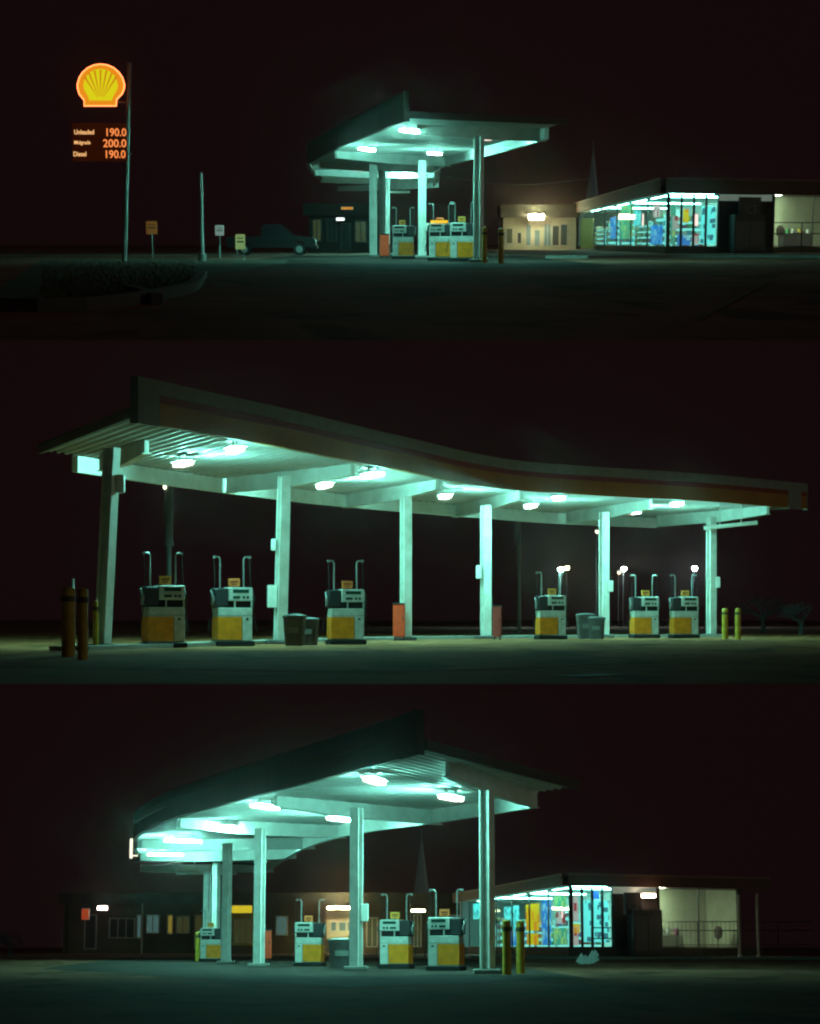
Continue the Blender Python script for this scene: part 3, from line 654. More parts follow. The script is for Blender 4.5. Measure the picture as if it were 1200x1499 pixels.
for b, x, y, h_, w_ in (("190.0", 157, 188.5, 11, 28), ("200.0", 152, 204.5, 11, 33), ("190.0", 156, 220.5, 11, 28)): text(pb, b, x, y, h_, w_, TO, "price_digits")

# ------------------------------------------------------------------ wall-based building helper
class Wall:
    """frame on a wall from A to B (XY); n points out toward the viewer"""
    def __init__(s, A, B, O):
        s.A = Vector(A); s.B = Vector(B); s.L = (s.B - s.A).length; s.u = (s.B - s.A) / s.L
        s.n = Vector((s.u.y, -s.u.x)); s.O = Vector(O)
        if s.n.y > 0 or (abs(s.n.y) < .25 and s.n.x * s.A.x > 0): s.n = -s.n
    def pt(s, u, d): q = s.A + s.u * u + s.n * d - s.O; return (q.x, q.y)
    def box(s, mb, u0, u1, z0, z1, d0, d1):
        return mb.prism([s.pt(u0, d0), s.pt(u1, d0), s.pt(u1, d1), s.pt(u0, d1)], z0, z1)
def upx(W, p, x):      # where the picture column x meets the wall line
    lo, hi = -60.0, W.L + 60
    d = Vector((x - 600.0, F / math.cos(TH[p])))   # plan direction of that column near the horizon
    # intersect A + u*t with origin ray
    A, u = W.A, W.u; det = u.x * d.y - u.y * d.x
    return (A.y * d.x - A.x * d.y) / det

def shop_window(par, W, u0, u1, z0, z1, glass=GLASS, frame=FRAME, mull=0, name="window", sill=True):
    m = MB(); t = .06
    W.box(m, u0, u1, z1 - t, z1, -.05, .05); W.box(m, u0, u1, z0, z0 + t, -.05, .05)
    W.box(m, u0, u0 + t, z0 + t, z1 - t, -.05, .05); W.box(m, u1 - t, u1, z0 + t, z1 - t, -.05, .05)
    for i in range(mull):
        u = u0 + (u1 - u0) * (i + 1) / (mull + 1); W.box(m, u - .03, u + .03, z0 + t, z1 - t, -.04, .04)
    w_ = link(name, m, frame, par)
    m = MB(); W.box(m, u0 + t, u1 - t, z0 + t, z1 - t, -.008, .008); link("pane", m, glass, w_)
    return w_
def store_shelf(p, W, u0, u1, d, label, h=1.9, z=0.0, group=None):
    c = W.A + W.u * (u0 + u1) / 2 + W.n * d
    t = thing(p, "store_shelf", label, "shelf", (c.x, c.y, z), 0, group)
    W2 = Wall(W.A, W.B, (c.x, c.y)); W2.n = W.n
    m = MB(); W2.box(m, u0, u1, .0, .12, d - .3, d + .3); pass
    for k in range(1, 5): zz = .12 + (h - .12) * k / 4.6; W2.box(m, u0, u1, zz, zz + .03, d - .28, d + .28)
    link("shelf_rack", m, SHELFM, t)
    m = MB(); W2.box(m, u0, u1, .12, h, d - .03, d + .03); link("lit_back_panel", m, emis("case_backlight", (.26, 1, .92), .85), t)
    m = MB()
    for k in range(0, 5):
        zz = .12 + (h - .12) * k / 4.6 + .032; u = u0 + .05
        while u < u1 - .3:
            w_ = random.uniform(.18, .5); hh = random.uniform(.2, .33)
            if random.random() < .9: W2.box(m, u, min(u + w_, u1), zz, zz + hh, d + .04, d + .26)
            u += w_ + .03
    link("packed_goods", m, STOCK, t)

def store(p, C, L, Rr, gl_end, lit0, lit1, glow, zfb, zgb, label, H=5.05, post=None, tag_=''):
    """glass corner store: C corner, L far end of the left wall, Rr right end (XY)."""
    C, L, Rr = Vector(C), Vector(L), Vector(Rr); O = (C.x, C.y)
    r = thing(p, "convenience_store", label, "shop", (C.x, C.y, 0))
    WL = Wall(L, C, O); WR = Wall(C, Rr, O)
    if WL.n.dot(Rr - C) > 0: WL.n = -WL.n
    uG = upx(WR, p, gl_end); u0 = upx(WR, p, lit0); u1 = min(WR.L, upx(WR, p, lit1)); K = L + (Rr - C)
    v2 = lambda v: (v.x - O[0], v.y - O[1])
    # roof slab and fascia
    ov = .5
    m = MB(); m.prism([v2(C + WL.n * ov + WR.n * ov), v2(Rr + WR.n * ov + WR.u * .4), v2(K + WR.u * .4), v2(L + WL.n * ov)], zfb + .55, H - .05); link("roof", m, ROOFM, r)
    m = MB(); WR.box(m, -.55, WR.L + .4, zfb + .0, H, ov, ov + .06); WL.box(m, 0, WL.L + .5, zfb + .0, H, ov, ov + .06); fa = link("fascia", m, BROWN, r)
    m = MB(); WR.box(m, -.55, WR.L + .4, H - .02, H + .1, ov - .05, ov + .09); WL.box(m, 0, WL.L + .5, H - .02, H + .1, ov - .05, ov + .09); link("gutter", m, mat("gutter_paint", (.20, .11, .07), .6), fa)
    m = MB(); m.prism([v2(C + WL.n * ov + WR.n * ov), v2(Rr + WR.n * ov), v2(Rr - WR.n * .1), v2(C - WR.n * .1)], zfb, zfb + .04)
    m.prism([v2(C + WL.n * ov), v2(C - WL.n * .1), v2(L - WL.n * .1), v2(L + WL.n * ov)], zfb + .005, zfb + .045); link("eave_soffit", m, WHITE, r)
    # plinth wall
    m = MB(); WR.box(m, 0, WR.L, 0, zgb, -.12, .1); WL.box(m, 0, WL.L, 0, zgb, -.12, .1); link("plinth", m, WALLG, r)
    # interior shell
    m = MB(); m.prism([v2(C - WR.n * .1), v2(Rr - WR.n * .1), v2(K), v2(L)], .10, .14); link("floor_slab", m, FLOORT, r)
    DL = -(L - C).dot(WR.n); sl_ = (L - C).dot(WR.u) / DL
    Pk = L + WR.u * (u0 - .12)
    m = MB(); m.bar(L - Vector(O) + WR.u * .1, Pk - Vector(O), .12, .14, zfb + .3); link("back_wall", m, SHOPW, r)
    a_ = C + WR.u * (u0 - .14) - WR.n * .14; m = MB(); m.bar(a_ - Vector(O), Pk - Vector(O), .1, .14, zfb + .3); link("side_wall", m, SHOPW, r)
    m = MB(); m.prism([v2(C - WR.n * .1 + WR.u * .12), v2(a_), v2(Pk), v2(L + WR.u * .12)], zfb + .06, zfb + .10); link("ceiling", m, SHOPW, r)
    # glazed fronts
    nR = 4; 
    us = [.12 + (uG - .12) * i / nR for i in range(nR + 1)]
    for i in range(nR): shop_window(r, WR, us[i] + .01, us[i + 1] - .01, zgb, zfb - .02, mull=0)
    nL = 6
    e0 = WL.L * .12
    for i in range(nL):
        a = e0 + (WL.L - .12 - e0) * i / nL; b = e0 + (WL.L - .12 - e0) * (i + 1) / nL; shop_window(r, WL, a + .02, b - .02, zgb, zfb - .02)
    m = MB(); m.prism([v2(C + WR.u * .1 + WR.n * .08), v2(C + WR.u * .1 - WR.n * .1), v2(C - WL.u * .1 - WR.n * .1), v2(C - WL.u * .1 + WR.n * .08)], 0, zfb); link("corner_post", m, FRAME, r)
    # dark solid wall between glass and lit room, with clerestory above
    zc = zfb - .42
    m = MB(); WR.box(m, uG, u0 - .13, zgb, zc, -.12, .12); dw = link("solid_wall", m, WALLD, r)
    m = MB(); WR.box(m, uG, u0 - .13, zc, zfb - .01, -.06, .0); link("clerestory", m, mat("clerestory_glass", (.5, .55, .5), .4, em=(.75, 1, .8), es=glow * .10), r)
    # framed lit room
    zr0, zr1 = zgb + .02, zfb - .02
    m = MB(); WR.box(m, u0 - .13, u0, 0, zfb, -.1, .2); link("door_post", m, WALLG, r)
    m = MB(); WR.box(m, u1, u1 + .15, 0, zfb, -.1, .16); link("door_post", m, WALLG, r)
    m = MB(); Dr = 3.2; zr = zfb + .05
    WR.box(m, u0, u1, .14, zr, -Dr - .1, -Dr); WR.box(m, u0 - .08, u0, .14, zr, -Dr, -.13); WR.box(m, u1, u1 + .08, .14, zr, -Dr, -.11); room = link("room_wall", m, CREAM, r)
    m = MB(); WR.box(m, u0 - .08, u1 + .08, zr, zr + .05, -Dr - .1, -.1); link("room_ceiling", m, CREAM, r)
    mid = (u0 + u1) / 2
    shop_window(r, WR, u0 + .02, u1 - .02, zr0, zr1, mull=1)
    m = MB(); WR.box(m, u0 + .5, u0 + 1.9, zr - .05, zr - .01, -1.9, -1.6); link("room_light", m, emis("room_glow", (.80, 1.0, .72), glow * 130), r)
    # shop strip lights
    SG = emis("shop_tube_glow", (.30, 1.0, .88), glow * 42.0)
    m = MB(); WR.box(m, .6, uG, zfb - .02, zfb + .05, -.62, -.50); link("strip_light", m, SG, r)
    for k in range(5):
        m = MB(); a = WL.L * (.14 + .17 * k); WL.box(m, a, a + WL.L * .12, zfb - .02, zfb + .05, -.66, -.54); link("strip_light", m, SG, r)
    for k in range(3):
        m = MB(); dd = -DL * (.1 + .27 * k); b0 = -dd * sl_; WR.box(m, b0 + 1.2, b0 + u0 - 1.2 if b0 + u0 - 1.2 > b0 + 2 else b0 + 2.2, zfb - .02, zfb + .05, dd - .14, dd + .14); link("strip_light", m, SG, r)
    # tall fridges on the back
    return r, WR, WL, uG, u0, u1, zfb, zgb

def fit_out(p, S, base_label, view):
    r, WR, WL, uG, u0, u1, zfb, zgb = S
    store_shelf(p, WR, .75, uG - .1, -1.25, "packed grocery shelves behind the front window of the glass shop, " + view, 2.3, .14, "shelves in the shop")
    n = 5; nm = ("furthest", "fourth", "third", "second", "first")
    for k in range(n):
        a = WL.L * (.13 + .165 * k); b = a + WL.L * .135
        store_shelf(p, WL, a, b, -1.25, nm[k] + " grocery shelf from the corner post along the receding glass wall, " + view, 2.2 + .25 * ((k * 2) % 3), .14, "shelves in the shop")
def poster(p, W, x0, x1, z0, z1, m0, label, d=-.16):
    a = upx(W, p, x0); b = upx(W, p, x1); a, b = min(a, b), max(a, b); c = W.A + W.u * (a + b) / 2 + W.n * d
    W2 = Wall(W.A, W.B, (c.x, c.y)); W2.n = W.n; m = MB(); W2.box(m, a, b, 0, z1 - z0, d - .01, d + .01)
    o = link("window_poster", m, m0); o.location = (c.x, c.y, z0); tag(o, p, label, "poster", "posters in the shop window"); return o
P_YEL = poster_mat("yellow_poster", (.80, .62, .03), (.8, .35, .04), 1.1, .32)  # shop light through the paper is put in as poster emission
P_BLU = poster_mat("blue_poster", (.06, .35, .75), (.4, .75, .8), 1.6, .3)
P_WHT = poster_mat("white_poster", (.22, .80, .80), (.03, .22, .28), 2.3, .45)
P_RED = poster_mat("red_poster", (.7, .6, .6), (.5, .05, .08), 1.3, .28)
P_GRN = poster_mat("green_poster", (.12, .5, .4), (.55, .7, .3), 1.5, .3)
def flat(p, x, y, Y): q = at(p, x, y, Y); return (q.x, Y)
zz = lambda p, y, Y: at(p, 800, y, Y).z
# lower view store
S3 = store(3, flat(3, 834, 1300, 128), flat(3, 672, 1300, 178), flat(3, 1112, 1300, 136), 897, 964, 1081, 1.0,
    4.32, .55, "glass cornered corner shop with brown fascia and cream lit side room, lowest view", 5.0)
fit_out(3, S3, "", "lowest view")
WR, WL = S3[1], S3[2]
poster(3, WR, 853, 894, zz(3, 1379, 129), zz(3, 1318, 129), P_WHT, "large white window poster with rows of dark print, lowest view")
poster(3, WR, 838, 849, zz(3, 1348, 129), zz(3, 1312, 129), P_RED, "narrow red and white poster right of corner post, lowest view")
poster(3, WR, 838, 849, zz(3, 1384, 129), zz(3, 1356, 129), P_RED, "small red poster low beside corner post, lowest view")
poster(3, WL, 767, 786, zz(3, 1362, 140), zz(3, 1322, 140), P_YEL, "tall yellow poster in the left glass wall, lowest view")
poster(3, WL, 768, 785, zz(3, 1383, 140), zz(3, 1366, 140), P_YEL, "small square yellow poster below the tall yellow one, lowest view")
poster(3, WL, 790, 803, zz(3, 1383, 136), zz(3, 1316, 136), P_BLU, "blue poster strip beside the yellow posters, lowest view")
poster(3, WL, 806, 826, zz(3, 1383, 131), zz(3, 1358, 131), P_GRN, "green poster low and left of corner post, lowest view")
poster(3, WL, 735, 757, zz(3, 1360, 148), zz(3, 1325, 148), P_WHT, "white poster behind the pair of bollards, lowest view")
# upper view store
S1 = store(1, flat(1, 977, 300, 142), flat(1, 846, 300, 232), flat(1, 1262, 300, 150), 1050, 1130, 1245, 1.0,
    3.98, .42, "glass cornered shop with dark wall and cream lit end room, topmost view", 4.95)
fit_out(1, S1, "", "topmost view")
WR1, WL1 = S1[1], S1[2]
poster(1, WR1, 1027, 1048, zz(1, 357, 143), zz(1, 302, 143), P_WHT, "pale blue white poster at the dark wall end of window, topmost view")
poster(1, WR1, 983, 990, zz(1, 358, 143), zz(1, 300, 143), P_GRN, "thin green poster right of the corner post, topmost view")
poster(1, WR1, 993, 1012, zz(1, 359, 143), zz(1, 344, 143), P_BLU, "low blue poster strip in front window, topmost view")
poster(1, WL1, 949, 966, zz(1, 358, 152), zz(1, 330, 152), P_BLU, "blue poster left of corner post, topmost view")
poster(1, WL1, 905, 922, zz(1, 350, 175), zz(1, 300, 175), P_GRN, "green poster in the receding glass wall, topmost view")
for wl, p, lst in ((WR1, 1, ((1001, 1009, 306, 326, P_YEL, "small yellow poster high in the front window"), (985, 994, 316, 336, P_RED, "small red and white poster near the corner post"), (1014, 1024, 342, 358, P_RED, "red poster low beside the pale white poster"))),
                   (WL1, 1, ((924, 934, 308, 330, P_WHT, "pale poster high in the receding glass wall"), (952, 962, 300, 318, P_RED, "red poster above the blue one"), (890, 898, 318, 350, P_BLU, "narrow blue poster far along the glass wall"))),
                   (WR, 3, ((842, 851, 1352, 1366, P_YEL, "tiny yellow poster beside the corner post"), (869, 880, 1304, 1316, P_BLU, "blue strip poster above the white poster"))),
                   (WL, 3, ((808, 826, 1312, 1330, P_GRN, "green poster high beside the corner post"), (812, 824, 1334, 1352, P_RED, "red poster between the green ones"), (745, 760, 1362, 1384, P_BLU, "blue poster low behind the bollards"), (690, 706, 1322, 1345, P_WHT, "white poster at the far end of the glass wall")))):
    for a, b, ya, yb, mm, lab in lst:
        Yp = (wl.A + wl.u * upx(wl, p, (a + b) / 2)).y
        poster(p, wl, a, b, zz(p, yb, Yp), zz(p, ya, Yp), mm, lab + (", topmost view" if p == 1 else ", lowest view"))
# pink glowing neon signs inside the glass
def neon(p, W, x, y, Y, w_, h_, label):
    q = at(p, x, y, Y); t = thing(p, "window_sign", label, "lit sign", (q.x, q.y, q.z), 0)
    W2 = Wall(W.A, W.B, (W.A.x, W.A.y)); u = W.u
    m = MB(); m.bar(-u * w_ / 2, u * w_ / 2, .08, -h_ / 2, h_ / 2); b = link("sign_box", m, SHOPW, t)
    m = MB(); n_ = W.n * .06; m.bar(-u * w_ * .42 + n_, u * w_ * .42 + n_, .03, -h_ * .44, h_ * .44); link("sign_light", m, emis("pink_sign", (1, .62, .58), 1.5), b)
neon(1, WL1, 942, 322, 156, .55, 1.0, "pinkish lit sign in the glass wall left of the corner, topmost view")
neon(1, WR1, 1018, 322, 143.5, .35, .9, "pinkish lit sign in the front window, topmost view")
neon(3, WL, 824, 1335, 131, .35, .8, "pinkish lit sign just left of the corner post, lowest view")
# dark wall sign, ice chest by the solid wall, railings
def ice_chest(p, W, x0, x1, z0, z1, sx0, sx1, sz0, sz1, label, label2):
    a, b = upx(W, p, x0), upx(W, p, x1); c = W.A + W.u * (a + b) / 2 + W.n * .6
    t = thing(p, "ice_chest", label, "ice chest", (c.x, c.y, 0)); W2 = Wall(W.A, W.B, (c.x, c.y)); W2.n = W.n
    m = MB(); W2.box(m, a, b, .1, z1, .25, .95); link("chest_body", m, mat("chest_dark", (.06, .065, .06), .6), t)
    m = MB(); W2.box(m, a + .1, (a + b) / 2 - .03, .4, z1 - .4, .951, .98); W2.box(m, (a + b) / 2 + .03, b - .1, .4, z1 - .4, .951, .98); link("chest_door", m, mat("chest_door", (.09, .09, .085), .5), t)
    m = MB(); W2.box(m, a + .05, b - .05, 0, .1, .3, .9); link("chest_foot", m, BLK, t)
    a, b = upx(W, p, sx0), upx(W, p, sx1); c = W.A + W.u * (a + b) / 2 + W.n * .5
    t = thing(p, "shop_sign", label2, "sign", (c.x, c.y, sz0)); W2 = Wall(W.A, W.B, (c.x, c.y)); W2.n = W.n
    m = MB(); W2.box(m, a, b, 0, sz1 - sz0, .55, .7); sb = link("sign_case", m, DARK, t)
    cu = bpy.data.curves.new("sign_lettering", 'FONT'); cu.body = "ICE"; cu.size = 1.2; cu.extrude = .02; cu.align_x = 'CENTER'
    ob = bpy.data.objects.new("x", cu); COL.objects.link(ob); bpy.context.view_layer.update(); me = bpy.data.meshes.new_from_object(ob.evaluated_get(bpy.context.evaluated_depsgraph_get())); bpy.data.objects.remove(ob)
    s_ = (b - a) * .7 / 2.0
    for v in me.vertices:
        cc = W2.pt((a + b) / 2 + v.co.x * s_, .715 + v.co.z); v.co = Vector((cc[0], cc[1], (sz1 - sz0) * .22 + v.co.y * s_))
    me.materials.clear(); me.materials.append(mat("faint_letter", (.30, .28, .27), .6)); o = bpy.data.objects.new("sign_lettering", me); COL.objects.link(o); o.parent = sb
ice_chest(1, WR1, 1062, 1106, 0, 2.6, 1072, 1103, zz(1, 318, 141), zz(1, 287, 141), "dark ice chest standing against the solid wall, topmost view", "dark hanging shop sign with faint letters, topmost view")
ice_chest(3, WR, 914, 956, 0, 2.9, 906, 930, zz(3, 1338, 129), zz(3, 1306, 129), "dark ice chest left of the cream lit room, lowest view", "small dark shop sign at the end of the glass, lowest view")
def railing(p, Y, x0, x1, z0, heights, label, every, balus=False):
    a = flat(p, x0, 0, Y); b = flat(p, x1, 0, Y); A = Vector((at(p, x0, HZ[p], Y).x, Y)); B = Vector((at(p, x1, HZ[p], Y).x, Y))
    t = thing(p, "handrail", label, "railing", (A.x, A.y, 0)); L = (B - A).length
    m = MB()
    for h in heights: m.tube([(0, 0, h), (L, 0, h)], .035, 6)
    link("rail", m, FRAME, t)
    k = 0.0
    while k <= L: m = MB(); m.tube([(k, 0, 0), (k, 0, heights[0])], .04, 6); link("rail_post", m, FRAME, t); k += every
    if balus:
        m = MB(); k = .2
        while k < L: m.tube([(k, 0, heights[-1]), (k, 0, heights[0])], .014, 5); k += .28
        link("baluster", m, FRAME, t)
railing(3, 133.5, 962, 1190, 0, (zz(3, 1349, 133.5), zz(3, 1362, 133.5), zz(3, 1383, 133.5)), "dark metal handrail in front of the cream lit room, lowest view", 2.6, True)
railing(1, 139, 1120, 1260, 0, (zz(1, 326, 139), zz(1, 342, 139)), "dark two bar handrail in front of the cream room, topmost view", 2.4)
railing(3, 125.5, 866, 900, 0, (1.75, 1.1), "short dark railing in front of the poster window, lowest view", 1.4)
# free-standing pale post at the far right of the lower shop
t_, z_ = pole(3, "verandah_post", "pale upright post right of the cream room, lowest view", "post", 1110, 131, 1308, .07, mat("pale_post", (.5, .47, .42), .6))
t_, z_ = pole(3, "verandah_post", "pale upright post at the edge of the cream window, lowest view", "post", 1083, 131, 1310, .07, MATS["pale_post"])
# warm bulkhead light beside the solid wall (lower shop)
def bulkhead(p, x, y, Y, w_, h_, col, s, label, ps=0, pcol=(1, .8, .5)):
    q = at(p, x, y, Y); t = thing(p, "wall_lamp", label, "wall lamp", (q.x, q.y, q.z), 0, "lamps on the buildings")
    m = MB(); m.rbox(-w_ / 2 - .05, w_ / 2 + .05, .0, .2, -h_ / 2 - .04, h_ / 2 + .06, .03); b = link("lamp_case", m, DIFF, t)
    m = MB(); m.rbox(-w_ / 2, w_ / 2, -.14, .0, -h_ / 2, h_ / 2, .03); link("lamp_lens", m, emis("lens_%d" % len(MATS), col, s), b)
bulkhead(3, 948, 1311, 130.5, .95, .22, (1, .72, .5), 30, "warm white bulkhead lamp above dark wall, lowest view")
# things inside the cream room
def indoor(p, W, u, d, label):
    c = W.A + W.u * u + W.n * d; t = thing(p, "coat_stand", label, "coat stand", (c.x, c.y, .14)); m = MB()
    m.tube([(0, 0, 0), (0, 0, 1.7)], .03, 8); m.lathe([(.22, 0), (.2, .04), (.04, .06)], 12); link("stand_pole", m, DARK, t)
    m = MB(); m.lathe([(.06, .95), (.26, 1.1), (.30, 1.5), (.16, 1.75), (.05, 1.8)], 10); link("hanging_coat", m, mat("coat", (.10, .07, .05), .9), t, smooth=True)
indoor(3, WR, S3[5] - 1.1, -.7, "dark coat stand inside the cream lit room, lowest view")
indoor(1, WR1, S1[4] + 1.3, -.8, "dark coat stand inside the cream lit room, topmost view")
def counter(p, W, u0, u1, label, mm, h=1.15):
    c = W.A + W.u * (u0 + u1) / 2 + W.n * -1.1; t = thing(p, "counter", label, "counter", (c.x, c.y, .14)); W2 = Wall(W.A, W.B, (c.x, c.y)); W2.n = W.n
    m = MB(); W2.box(m, u0, u1, 0, h, -1.4, -.8); link("counter_base", m, mm, t)
    m = MB(); W2.box(m, u0 - .05, u1 + .05, h, h + .05, -1.45, -.75); link("counter_top", m, SHELFM, t)
    m = MB(); u = u0 + .1
    while u < u1 - .2: W2.box(m, u, u + .2, h + .05, h + random.uniform(.15, .5), -1.2, -.95); u += random.uniform(.25, .5)
    link("counter_clutter", m, STOCK, t)
counter(3, WR, S3[4] + .4, S3[4] + 2.6, "low counter with clutter inside the cream room, lowest view", CREAM)
counter(1, WR1, S1[4] + 1.6, S1[4] + 4.2, "low counter with clutter inside the cream room, topmost view", WALLG)

# ------------------------------------------------------------------ shop rows behind
def shop_row(p, Y, x0, x1, ytop, yfb, label, wallm, items, H=None, dark=False, fm=None):
    A = Vector(flat(p, x0, HZ[p], Y)); B = Vector(flat(p, x1, HZ[p], Y)); O = (A.x, A.y)
    r = thing(p, "shop_row", label, "building", (A.x, A.y, 0)); W_ = Wall(A, B, O); zt = zz(p, ytop, Y); zf = zz(p, yfb, Y)
    m = MB(); W_.box(m, 0, W_.L, 0, zf, -8, 0); link("wall", m, wallm, r)
    m = MB(); W_.box(m, -.3, W_.L + .3, zf, zt - .1, -8.2, .9); link("roof", m, ROOFM, r)
    m = MB(); W_.box(m, -.35, W_.L + .35, zf - .05, zt, .9, 1.0); link("fascia", m, fm or WALLG, r)
    for it in items:
        kind, a, b, y0, y1, mm, mull = it; ua, ub = upx(W_, p, a), upx(W_, p, b); za, zb_ = max(.02, zz(p, y1, Y)), zz(p, y0, Y)
        if kind == 'clad':
            m = MB(); W_.box(m, ua, ub, za, zb_, .0, .02); link("render_panel", m, mm, r); continue
        if kind == 'post':
            m = MB(); W_.box(m, ua, ub, 0, zf, .7, .85); link("verandah_post", m, mm, r); continue
        m = MB(); W_.box(m, ua - .08, ub + .08, za - .08 if za > .1 else 0, zb_ + .08, .0, .05)
        fr = link("door" if kind == 'door' else "window", m, FRAME if wallm is WALLD else PALEF, r)
        m = MB(); n_ = mull + 1
        for k in range(n_):
            s0 = ua + (ub - ua) * k / n_ + .04; s1 = ua + (ub - ua) * (k + 1) / n_ - .04; W_.box(m, s0, s1, za, zb_, .05, .06)
        link("pane", m, mm, fr)
    return r, W_
GLB = mat("bluish_lit_glass", (.10, .16, .17), .2, em=(.35, .75, .7), es=.10)
GLY = mat("yellow_lit_glass", (.2, .2, .08), .3, em=(.85, .7, .10), es=.16)
GLD = mat("dim_green_glass", (.05, .07, .05), .2, em=(.55, .6, .2), es=.045)
# upper: cream shop row, right of the canopy
rowA, WA = shop_row(1, 228, 736, 843, 300, 318, "cream shop row with door under a pink lamp, left of glass shop, topmost view", CREAM,
    [('window', 741, 750, 335, 356, GLD, 0), ('window', 757, 763, 341, 356, GLASSD, 0), ('window', 770, 777, 330, 359, GLB, 0), ('door', 782, 790, 337, 360, GLB, 0), ('door', 796, 806, 329, 360, GLB, 1), ('window', 808, 818, 331, 359, GLASSD, 0), ('window', 820, 830, 329, 359, GLASSD, 0)])
bulkhead(1, 785, 317.5, 226.5, 1.6, .5, (.90, .95, .50), 200, "glowing pink lamp over the cream shop doors, topmost view")
# yellow panel between shop row and store
bx = at(1, 859, 340, 205); g = Vector((bx.x, bx.y, 0)); t = thing(1, "notice_board", "tall yellow board at the far end of the glass wall, topmost view", "board", (g.x, g.y, 0))
m = MB(); m.rbox(-.62, .62, -.05, .05, .2, 3.1, .02); nb = link("yellow_panel", m, mat("board_yellow", (.30, .17, .04), .6, em=(.8, .55, .08), es=.01), t)
m = MB(); m.box(-.56, -.5, .05, .1, 0, 3.0); m.box(.5, .56, .05, .1, 0, 3.0); link("board_leg", m, FRAME, t)
# upper: dark shop left of canopy
rowB, WB = shop_row(1, 150, 452, 545, 298, 315, "dark unlit shop with small white and orange lamps left of the posts, topmost view", WALLD,
    [('window', 458, 470, 322, 352, GLD, 1), ('window', 480, 492, 322, 352, GLASSD, 1), ('door', 500, 512, 328, 366, GLASSD, 0), ('window', 520, 536, 325, 354, GLD, 1)], fm=WALLD)
bulkhead(1, 498, 321, 148, .55, .16, (.9, .95, 1), 2.2, "small cold white lamp on the dark shop, topmost view")
bulkhead(1, 508, 305, 148, .8, .14, (1, .42, .04), .5, "dull orange lamp strip on the dark shop fascia, topmost view")
# lower: long dark shop row
rowC, WC = shop_row(3, 182, 92, 700, 1307, 1322, "long low row of dim shops stretching behind the posts, lowest view", mat("dim_row_render", (.10, .08, .05), .85, var=.3, scale=.5),
    [('clad', 478, 530, 1330, 1374, CREAM, 0), ('clad', 338, 372, 1330, 1384, mat('mustard_render', (.5, .4, .08), .8), 0), ('post', 98, 101, 0, 0, WALLD, 0), ('door', 124, 140, 1340, 1388, GLASSD, 0), ('window', 160, 196, 1345, 1372, GLASSD, 2), ('window', 200, 206, 1340, 1372, GLB, 0), ('window', 214, 232, 1340, 1365, GLB, 1), ('window', 245, 252, 1340, 1366, GLY, 0),
     ('window', 258, 276, 1342, 1365, GLD, 1), ('door', 285, 296, 1340, 1388, GLD, 0), ('window', 342, 368, 1346, 1380, GLD, 2), ('window', 404, 420, 1342, 1368, GLB, 0), ('window', 484, 492, 1350, 1362, GLB, 0), ('window', 496, 506, 1350, 1362, GLB, 0), ('window', 508, 518, 1350, 1362, GLB, 0),
     ('door', 537, 552, 1344, 1385, GLD, 1), ('window', 606, 616, 1340, 1385, GLD, 1), ('window', 660, 676, 1340, 1385, GLB, 0), ('post', 208, 210, 0, 0, PALEF, 0), ('post', 600, 602, 0, 0, PALEF, 0), ('post', 376, 378, 0, 0, WALLG, 0), ('post', 430, 432, 0, 0, WALLG, 0)])
bulkhead(3, 150, 1329, 178, .8, .3, (1, .80, .70), 30, "bright pinkish white lamp on the dark left end of shop row, lowest view")
bulkhead(3, 125, 1338, 178, .6, .9, (1, .14, .03), .22, "dull red lit box left of the pinkish lamp, lowest view")
bulkhead(3, 352, 1331, 180, 2.0, .62, (1, .80, .03), .5, "yellow lit panel seen between the posts, lowest view")
bulkhead(3, 500, 1329, 180, 2.4, .16, (.95, .92, .45), 230, "warm glowing lamp over the cream wall left of second post, lowest view")
bulkhead(3, 612, 1333, 180, 1.2, .2, (.9, 1, .5), 20, "greenish lit strip between the two larger pumps, lowest view")
# church steeples
def steeple(p, x, ytop, Y, w0, label):
    g = gx(p, x, Y); zt = at(p, x, ytop, Y).z; t = thing(p, "church_steeple", label, "steeple", (g.x, g.y, 0))
    m = MB(); s = w0; zb = zt * .30; m.box(-s, s, -s, s, 0, zb); link("tower", m, STONE, t)
    m = MB(); n = 8; P = [(s * 1.05 * math.cos(math.pi * (k + .5) / 4), s * 1.05 * math.sin(math.pi * (k + .5) / 4), zb) for k in range(n)] + [(0, 0, zt - .8)]
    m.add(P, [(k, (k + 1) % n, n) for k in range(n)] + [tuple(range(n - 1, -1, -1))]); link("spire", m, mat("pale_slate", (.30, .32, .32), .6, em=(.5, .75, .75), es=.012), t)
    m = MB(); m.tube([(0, 0, zt - 1.2), (0, 0, zt)], .06, 6); link("finial", m, GALV, t)
    m = MB(); m.prism([(-s * 1.2, s), (s * 1.2, s), (s * 1.2, s + 14), (-s * 1.2, s + 14)], 0, 4.2); link("nave", m, STONE, t)
steeple(1, 866, 205, 260, 1.05, "thin pale church spire behind the cream shop row, topmost view")
steeple(3, 617, 1213, 255, 1.35, "faint pale church spire rising above the pumps, lowest view")
# overhead cables
def cable(p, x0, y0, x1, y1, Y, label):
    a = at(p, x0, y0, Y); b = at(p, x1, y1, Y); o = MB(); pts = [a.lerp(b, k / 16) - Vector((0, 0, .5 * math.sin(math.pi * k / 16))) for k in range(17)]
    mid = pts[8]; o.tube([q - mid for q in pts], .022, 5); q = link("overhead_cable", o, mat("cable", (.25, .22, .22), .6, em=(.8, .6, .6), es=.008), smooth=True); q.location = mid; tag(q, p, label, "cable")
cable(1, 652, 258, 860, 262, 150, "thin overhead cable crossing sky right of the canopy, topmost view")

